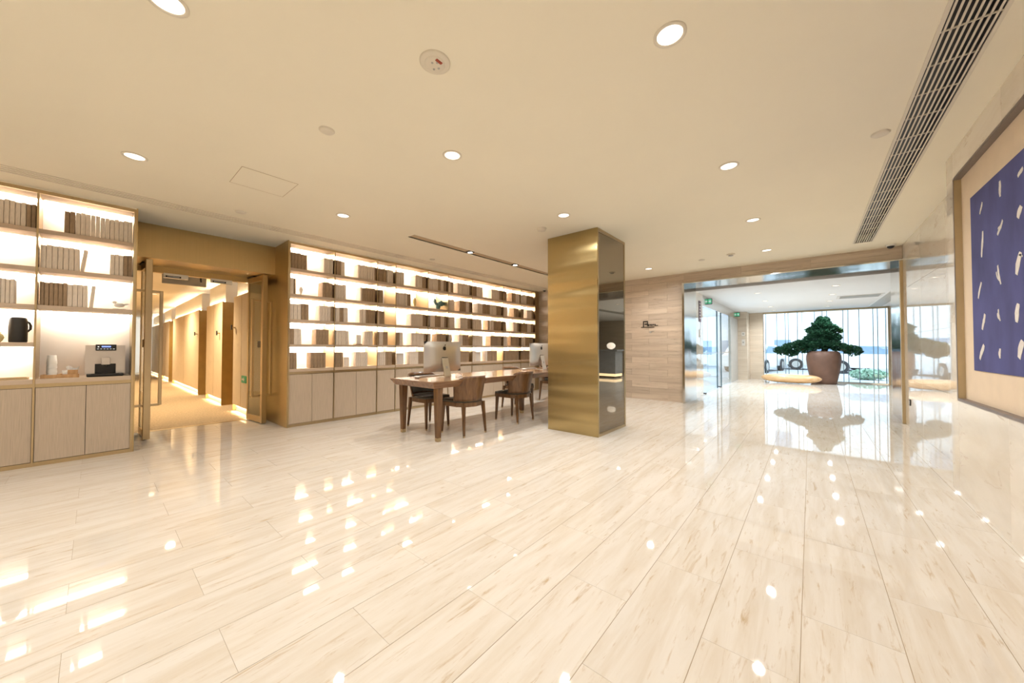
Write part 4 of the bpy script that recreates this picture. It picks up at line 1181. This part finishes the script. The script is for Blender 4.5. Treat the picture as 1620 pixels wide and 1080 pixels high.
me = MB().box(-(VENT[1] - VENT[0]) / 2, (VENT[1] - VENT[0]) / 2, -.004, .004, 0, .006).mesh('cross_bar', 'ceiling_fitting')
y = 0.3; k = 0
while y < VENT[3]:
    link('cross_bar', me, t, (0, y - t.location.y, .004 if k % 4 else -.002))
    y += .30; k += 1

# slot with two adjustable spots
t = thing('light_slot', 'narrow recessed ceiling slot with two small square spots', 'ceiling light', ((SLOT[0] + SLOT[1]) / 2, (SLOT[2] + SLOT[3]) / 2, H))
P('tray', MB().box(SLOT[0], SLOT[1], SLOT[2], SLOT[3], H + .05, H + .06), 'grey_metal')
P('lining', MB().box(SLOT[0] - .006, SLOT[0], SLOT[2], SLOT[3], H - .001, H + .06).box(SLOT[1], SLOT[1] + .006, SLOT[2], SLOT[3], H - .001, H + .06), 'ceiling_fitting')
P('trough', MB().box(SLOT[0], SLOT[1], SLOT[2], SLOT[3], H + .012, H + .05), 'slot_tan')
for y in (3.96, 5.12, 6.3):
    hsg = P('spot_housing', MB().box(-4.30, -4.20, y - .05, y + .05, H - .003, H + .014), 'black_plastic')
    part('lens', MB().lathe([(.036, -.006), (.0005, -.0065)], 20, c=(-4.25 - t.location.x, y - t.location.y, 0), cap0=False), 'spot_lens', hsg)
    spot('slot_beam', (-4.25 - t.location.x, y - t.location.y, -.04), 100, DOWN_COL, 110, .7, .03, t)

# linear slot diffuser above the bookcases
t = thing('linear_diffuser', 'slim beige linear air diffuser in the ceiling along the bookcases', 'air diffuser', (-5.36, 3.4, H))
for x in (-5.44, -5.385, -5.33, -5.275):
    P('blade', MB().box(x - .012, x + .012, -1.2, 7.9, H - .007, H), 'ceiling_fitting')
me = MB().box(-.09, .09, -.006, .006, -.009, 0).mesh('joint_bar', 'ceiling_fitting')
for y0 in (.58, 1.48, 3.3, 5.1):
    for k in range(3): link('joint_bar', me, t, (0, y0 + k * .035 - 3.4, 0))

# security domes
for x, y, lab in ((.949, 7.80, 'dark dome camera in the ceiling corner above the brass post'), (-5.45, 7.80, 'small dark dome camera at the far end of the bookcase')):
    t = thing('dome_camera', lab, 'camera', (x, y, H))
    part('mount', MB().lathe([(.055, 0), (.055, -.018), (.048, -.022)], 24, cap0=False), 'white_plastic', t)
    part('dome', MB().lathe([(.042, -.022), (.036, -.042), (.02, -.054), (.002, -.058)], 24, cap0=False), 'black_plastic', t)

# raised metal marks on the travertine wall
t = thing('wall_sign', 'small bronze emblem and lettering strokes on the travertine wall', 'sign', (-2.73, YB - .001, 1.62))
part('emblem', MB().box(-.145, -.125, -.012, 0, 0, .135).box(-.055, -.035, -.012, 0, .02, .135).box(-.125, -.055, -.012, 0, .112, .135).box(-.11, -.06, -.012, 0, .05, .075), 'dark_metal', t)
b = MB()
for k in range(5): b.box(-.03 + k * .034, -.008 + k * .034, -.012, 0, .02 + .01 * (k % 2), .062)
part('lettering', b, 'dark_metal', t)
part('bar', MB().box(-.19, .10, -.010, 0, -.012, .004).box(.12, .18, -.010, 0, .02, .035), 'dark_metal', t)
part('mark', MB().box(-.005, .04, -.008, 0, -.135, -.095).box(.045, .09, -.008, 0, -.105, -.093), 'grey_metal', t)
t = thing('wall_socket', 'small dark wall socket low on the polished stone by the post', 'socket', (XR - .001, 7.62, .365))
part('plate', MB().cbox(-.008, 0, -.035, .035, -.045, .045, .002), 'dark_metal', t)
part('insert', MB().box(-.010, -.008, -.02, .02, -.02, .02), 'grey_metal', t)

# ================================================================== ENTRANCE HALL CONTENTS
t = thing('plant_pot', 'huge brown clay pot in front of the entrance hall window', 'plant pot', (.315, 15.30, 0))
part('pot', MB().lathe([(.30, 0), (.315, .012), (.34, .12), (.385, .36), (.42, .60), (.437, .78), (.432, .90), (.40, 1.0), (.35, 1.045), (.335, 1.05), (.32, 1.03), (.33, .95)], 40, cap1=False), 'terracotta', t)
part('soil', MB().lathe([(.33, .96), (.15, .985), (.001, .99)], 24, cap0=False), 'soil', t)

tree = thing('bonsai_pine', 'broad bonsai pine with a long left branch, growing in the clay pot', 'tree', (.315, 15.30, .985))
trunk = part('trunk', MB().tube([(0, 0, 0), (.05, .0, .15), (-.02, 0, .35), (.06, 0, .55), (.02, 0, .8), (.05, 0, 1.1)], [.09, .08, .065, .05, .035, .012], 10), 'bark', tree)
part('branch', MB().tube([(-.01, 0, .2), (-.25, -.03, .17), (-.55, -.05, .12), (-.85, -.03, .05), (-1.1, 0, -.02)], [.05, .04, .032, .024, .01], 8), 'bark', tree)
part('branch', MB().tube([(.02, 0, .22), (.25, -.03, .18), (.5, -.04, .1), (.68, 0, .05)], [.04, .03, .02, .008], 8), 'bark', tree)
def pad(c, r, n, seed, young=False):
    """one foliage pad: short upright needle tufts scattered over a flattened dome"""
    rnd = random.Random(seed); b = MB()
    for i in range(n):
        while True:
            u = Vector((rnd.uniform(-1, 1), rnd.uniform(-1, 1), rnd.uniform(-1, 1)))
            if .35 < u.length < 1: break
        p = Vector((c[0] + u.x * r[0], c[1] + u.y * r[1], c[2] + u.z * r[2]))
        d = (Vector((u.x, u.y, u.z + .55))).normalized()
        s = rnd.uniform(.035, .06)
        for q in range(3):
            dd = (d + Vector((rnd.uniform(-.7, .7), rnd.uniform(-.7, .7), rnd.uniform(-.4, .5)))).normalized()
            sd = dd.cross(Vector((rnd.uniform(-1, 1), rnd.uniform(-1, 1), .3))).normalized() * s * .34
            b.add([p - sd * .5, p + dd * s * .6 - sd, p + dd * s * 1.25, p + dd * s * .6 + sd, p + sd * .5], [(0, 1, 2, 3, 4)])
    part('foliage', b, 'needles_young' if young else 'needles', tree)
pads = [((0, 0, 1.06), (.15, .16, .12), 320), ((-.03, 0, .92), (.24, .22, .14), 520), ((.13, -.03, .80), (.22, .22, .13), 420), ((-.22, 0, .76), (.22, .2, .10), 360), ((-.05, -.08, .64), (.34, .28, .15), 800),
        ((.18, 0, .50), (.26, .26, .14), 560), ((-.20, -.05, .46), (.28, .26, .14), 620), ((0, -.1, .30), (.42, .30, .14), 950), ((-.48, -.05, .30), (.30, .24, .13), 560), ((-.78, -.04, .20), (.26, .22, .13), 460),
        ((-1.05, 0, .08), (.24, .2, .13), 400), ((-.80, 0, -.02), (.17, .16, .09), 220), ((-.42, -.06, .12), (.25, .2, .10), 300), ((.36, -.04, .20), (.22, .2, .11), 330), ((.70, 0, .08), (.20, .18, .14), 360)]
for i, (c, r, n) in enumerate(pads): pad(c, r, n, 40 + i)
pad((.34, .1, .72), (.13, .12, .08), 120, 90, True)
pad((.55, .05, .16), (.15, .14, .09), 140, 91, True)

b = MB(); vs = []; fs = []; n = 20; L_ = 26
for i in range(L_ + 1):
    u = -1 + 2 * i / L_; k = max(0.02, (1 - abs(u) ** 3.2)) ** .5
    for j in range(n):
        a = 2 * pi * j / n
        z = .15 + .15 * k * sin(a) * (1 if sin(a) > 0 else .95)
        vs.append((u * .78, .24 * k * cos(a), max(.0 if abs(u) < .6 else .02, z + .02 * u * u)))
for i in range(L_):
    for j in range(n): j2 = (j + 1) % n; fs.append((i * n + j, (i + 1) * n + j, (i + 1) * n + j2, i * n + j2))
b.add(vs, fs, True); b.add([vs[j] for j in range(n)], [tuple(range(n))]); b.add([vs[L_ * n + j] for j in range(n)], [tuple(range(n))[::-1]])
solid('log_bench', b, 'pale_log', 'smooth pale wooden log bench beside the clay pot', 'bench', (-.52, 14.72, 0), radians(-3))

# exit signs over the street doors
for y, lab in ((10.3, 'near green exit sign over the glass street doors'), (15.0, 'far green exit sign over the glass street doors')):
    t = thing('exit_sign', lab, 'exit sign', (-2.02, y, 2.36), group='exit signs over the street doors')
    part('housing', MB().cbox(0, .085, -.03, .06, -.075, .075, .004), 'black_plastic', t)
    f_ = part('face', MB().box(.006, .079, -.034, -.03, -.062, .062), 'exit_glow', t)
    part('pictogram', MB().prism([(.015, -.01), (.04, -.01), (.04, -.03), (.07, 0), (.04, .03), (.04, .01), (.015, .01)], 'y', -.036, -.034), 'display_white', f_)
t = thing('notice_board', 'tall mauve printed notice on the stone inside the portal', 'notice', (-2.018, 9.36, 2.03))
part('board', MB().box(0, .008, -.10, .10, -.25, .25), 'poster_ink', t)
for k in range(6): part('text_line', MB().box(.008, .0095, -.075, .05 + .02 * (k % 2), .17 - k * .07, .195 - k * .07), 'porcelain', t)
t = thing('notice_plate', 'small white notice plate below the mauve notice', 'notice', (-2.018, 9.34, 1.50))
part('board', MB().box(0, .008, -.06, .06, -.09, .09), 'porcelain', t)
part('text_line', MB().box(.008, .0095, -.045, .04, -.07, -.055), 'dark_metal', t)
for z, hgt, lab in ((1.66, .07, 'upper wall switch on the pale pier beside the street doors'), (1.35, .11, 'lower wall panel on the pale pier beside the street doors')):
    t = thing('wall_switch', lab, 'switch', (-1.86, YW - .801, z), group='controls on the pier')
    part('plate', MB().cbox(-.05, .05, -.012, 0, -hgt, hgt, .003), 'white_plastic', t)
    part('button', MB().box(-.025, .025, -.016, -.012, -.02, .03), 'grey_metal', t)
# entrance ceiling fittings
for i, (x, y) in enumerate(((-.95, 10.2), (-.95, 12.0), (-.95, 13.8), (-.95, 15.2), (.42, 10.0), (.42, 11.6), (.42, 13.2), (.42, 14.8))):
    downlight(x, y, ZV, 'round light in the entrance hall ceiling, %s of the %s row' % (ORD[i % 4 + 1], 'left' if i < 4 else 'right'), 95, 'entrance hall downlights', (.94, .97, 1), .055)
t = thing('cassette_vent', 'square air vent in the entrance hall ceiling', 'air vent', (.95, 12.4, ZV))
part('frame', MB().box(-.42, .42, -.30, .30, -.012, 0), 'white_plastic', t)
for k in range(9): part('slat', MB().box(-.36, .36, -.24 + k * .06 - .02, -.24 + k * .06 + .02, -.018, -.012), 'grey_metal', t)
t = thing('air_grille', 'long grey air grille in the entrance hall ceiling', 'air grille', (1.56, 12.6, ZV))
part('frame', MB().box(-.16, .16, -3.2, 3.2, -.010, 0), 'white_plastic', t)
for k in range(7): part('slat', MB().box(-.135 + k * .04, -.11 + k * .04, -3.15, 3.15, -.016, -.010), 'grey_metal', t)

# reception desk seen in the column's mirror
t = thing('reception_desk', 'grey reception counter with a lit base in the entrance hall', 'reception desk', (2.4, 13.0, 0))
part('counter_top', MB().cbox(-.65, .75, -.35, .35, 1.03, 1.09, .004), 'counter_grey', t)
part('front', MB().box(-.55, .70, -.30, .30, .16, 1.03), 'counter_grey', t)
part('base', MB().box(-.50, .65, -.25, .25, 0, .06), 'dark_metal', t)
part('light_strip', MB().box(-.54, .69, -.29, .29, .06, .16), 'counter_glow', t)
t = thing('pebble_lamp', 'white pebble-shaped lamp on the reception counter', 'lamp', (2.15, 12.95, 1.09))
part('foot', MB().lathe([(.07, 0), (.07, .012), (.02, .02)], 20), 'white_plastic', t)
part('shade', MB().ball((0, 0, .15), (.17, .15, .13), 20, 12), 'lamp_white', t)

# ================================================================== OUTSIDE
solid('street', MB().box(-60, 40, 16.12, 60, -.12, -.03).box(-60, -2.12, 8.4, 16.12, -.12, -.03), 'asphalt', 'pale paved street outside the glass wall', 'street', kind='structure')
def building(name, label, x0, x1, y, zt, rows, cols, wz, ww, z0=1.4):
    t = thing(name, label, 'building', ((x0 + x1) / 2, y, 0))
    part('wall', MB().box(x0, x1, y, y + 4, -.03, zt), 'facade', t, world=True)
    part('cornice', MB().box(x0 - .1, x1 + .1, y - .15, y, zt - .3, zt), 'facade', t, world=True)
    for r in range(rows):
        for c in range(cols):
            xc = x0 + (c + .5) * (x1 - x0) / cols; zc = z0 + r * 3.2
            w_ = part('window', MB().box(xc - ww / 2 - .08, xc + ww / 2 + .08, y - .05, y, zc - .08, zc + wz + .08), 'facade', t, world=True)
            part('pane', MB().box(xc - ww / 2, xc + ww / 2, y - .06, y - .05, zc, zc + wz), 'facade_window', w_, world=True)
building('office_building', 'white office building across the street with blue windows', -9.0, -.6, 27.0, 9.0, 2, 6, .95, .8, .7)
building('office_building', 'plain white wall building behind the clay pot plant', 0.0, 12.0, 30.0, 11.0, 1, 2, 1.2, 1.0, 6.5)
building('office_building', 'pale building seen through the glass street doors', -30.0, -11.0, 24.0, 9.0, 2, 6, 1.7, 1.4)
def car(label, loc, rotz, col):
    t = thing('car', label, 'car', loc, rotz, group='parked cars')
    part('body', MB().prism([(-2.1, .28), (2.1, .28), (2.15, .62), (1.9, .78), (.95, .88), (.45, 1.32), (-1.05, 1.36), (-1.75, .92), (-2.1, .82)], 'y', -.82, .82), col, t)
    part('side_window', MB().prism([(.75, .9), (.40, 1.25), (-.95, 1.28), (-1.45, .94)], 'y', -.832, -.82), 'facade_window', t)
    part('side_window', MB().prism([(.75, .9), (.40, 1.25), (-.95, 1.28), (-1.45, .94)], 'y', .82, .832), 'facade_window', t)
    part('windscreen', MB().add([(.97, -.7, .89), (.97, .7, .89), (.50, .66, 1.30), (.50, -.66, 1.30)], [(0, 1, 2, 3)]), 'facade_window', t)
    for x in (-1.3, 1.3):
        for y in (-.78, .78):
            w_ = part('wheel', MB().tube([(x, y - .1, .31), (x, y + .1, .31)], .31, 20), 'tyre', t)
            part('hub', MB().tube([(x, y - .105, .31), (x, y + .105, .31)], .18, 16), 'aluminium', w_)
    part('bumper', MB().cbox(2.08, 2.2, -.78, .78, .3, .5, .03), 'tyre', t)
car('white car parked outside the left end of the window', (-2.2, 22.0, -.03), radians(80), 'car_white')
car('white car parked behind the clay pot', (.6, 25.6, -.03), radians(5), 'car_white')
car('white car parked low behind the right half of the window', (2.3, 23.2, -.03), radians(3), 'car_white')
car('white car seen through the glass street doors', (-7.0, 15.5, -.03), radians(60), 'car_white')
b = MB(); rnd = random.Random(2)
for i in range(700):
    u = Vector((rnd.gauss(0, 1), rnd.gauss(0, 1), rnd.gauss(0, 1))).normalized()
    p = Vector((u.x * .5, u.y * .3, .20 + u.z * .18)); s = .06
    a = Vector((rnd.uniform(-1, 1), rnd.uniform(-1, 1), rnd.uniform(-1, 1))).normalized() * s
    c = u.cross(a).normalized() * s
    b.add([p - a, p + c * .5, p + a, p - c * .5], [(0, 1, 2, 3)])
t = thing('shrub', 'low pale green shrub outside the right end of the window', 'shrub', (1.62, 18.6, -.03))
part('foliage', b, 'hedge', t)
part('stem', MB().tube([(0, 0, 0), (.02, 0, .25)], .03, 6), 'bark', t)
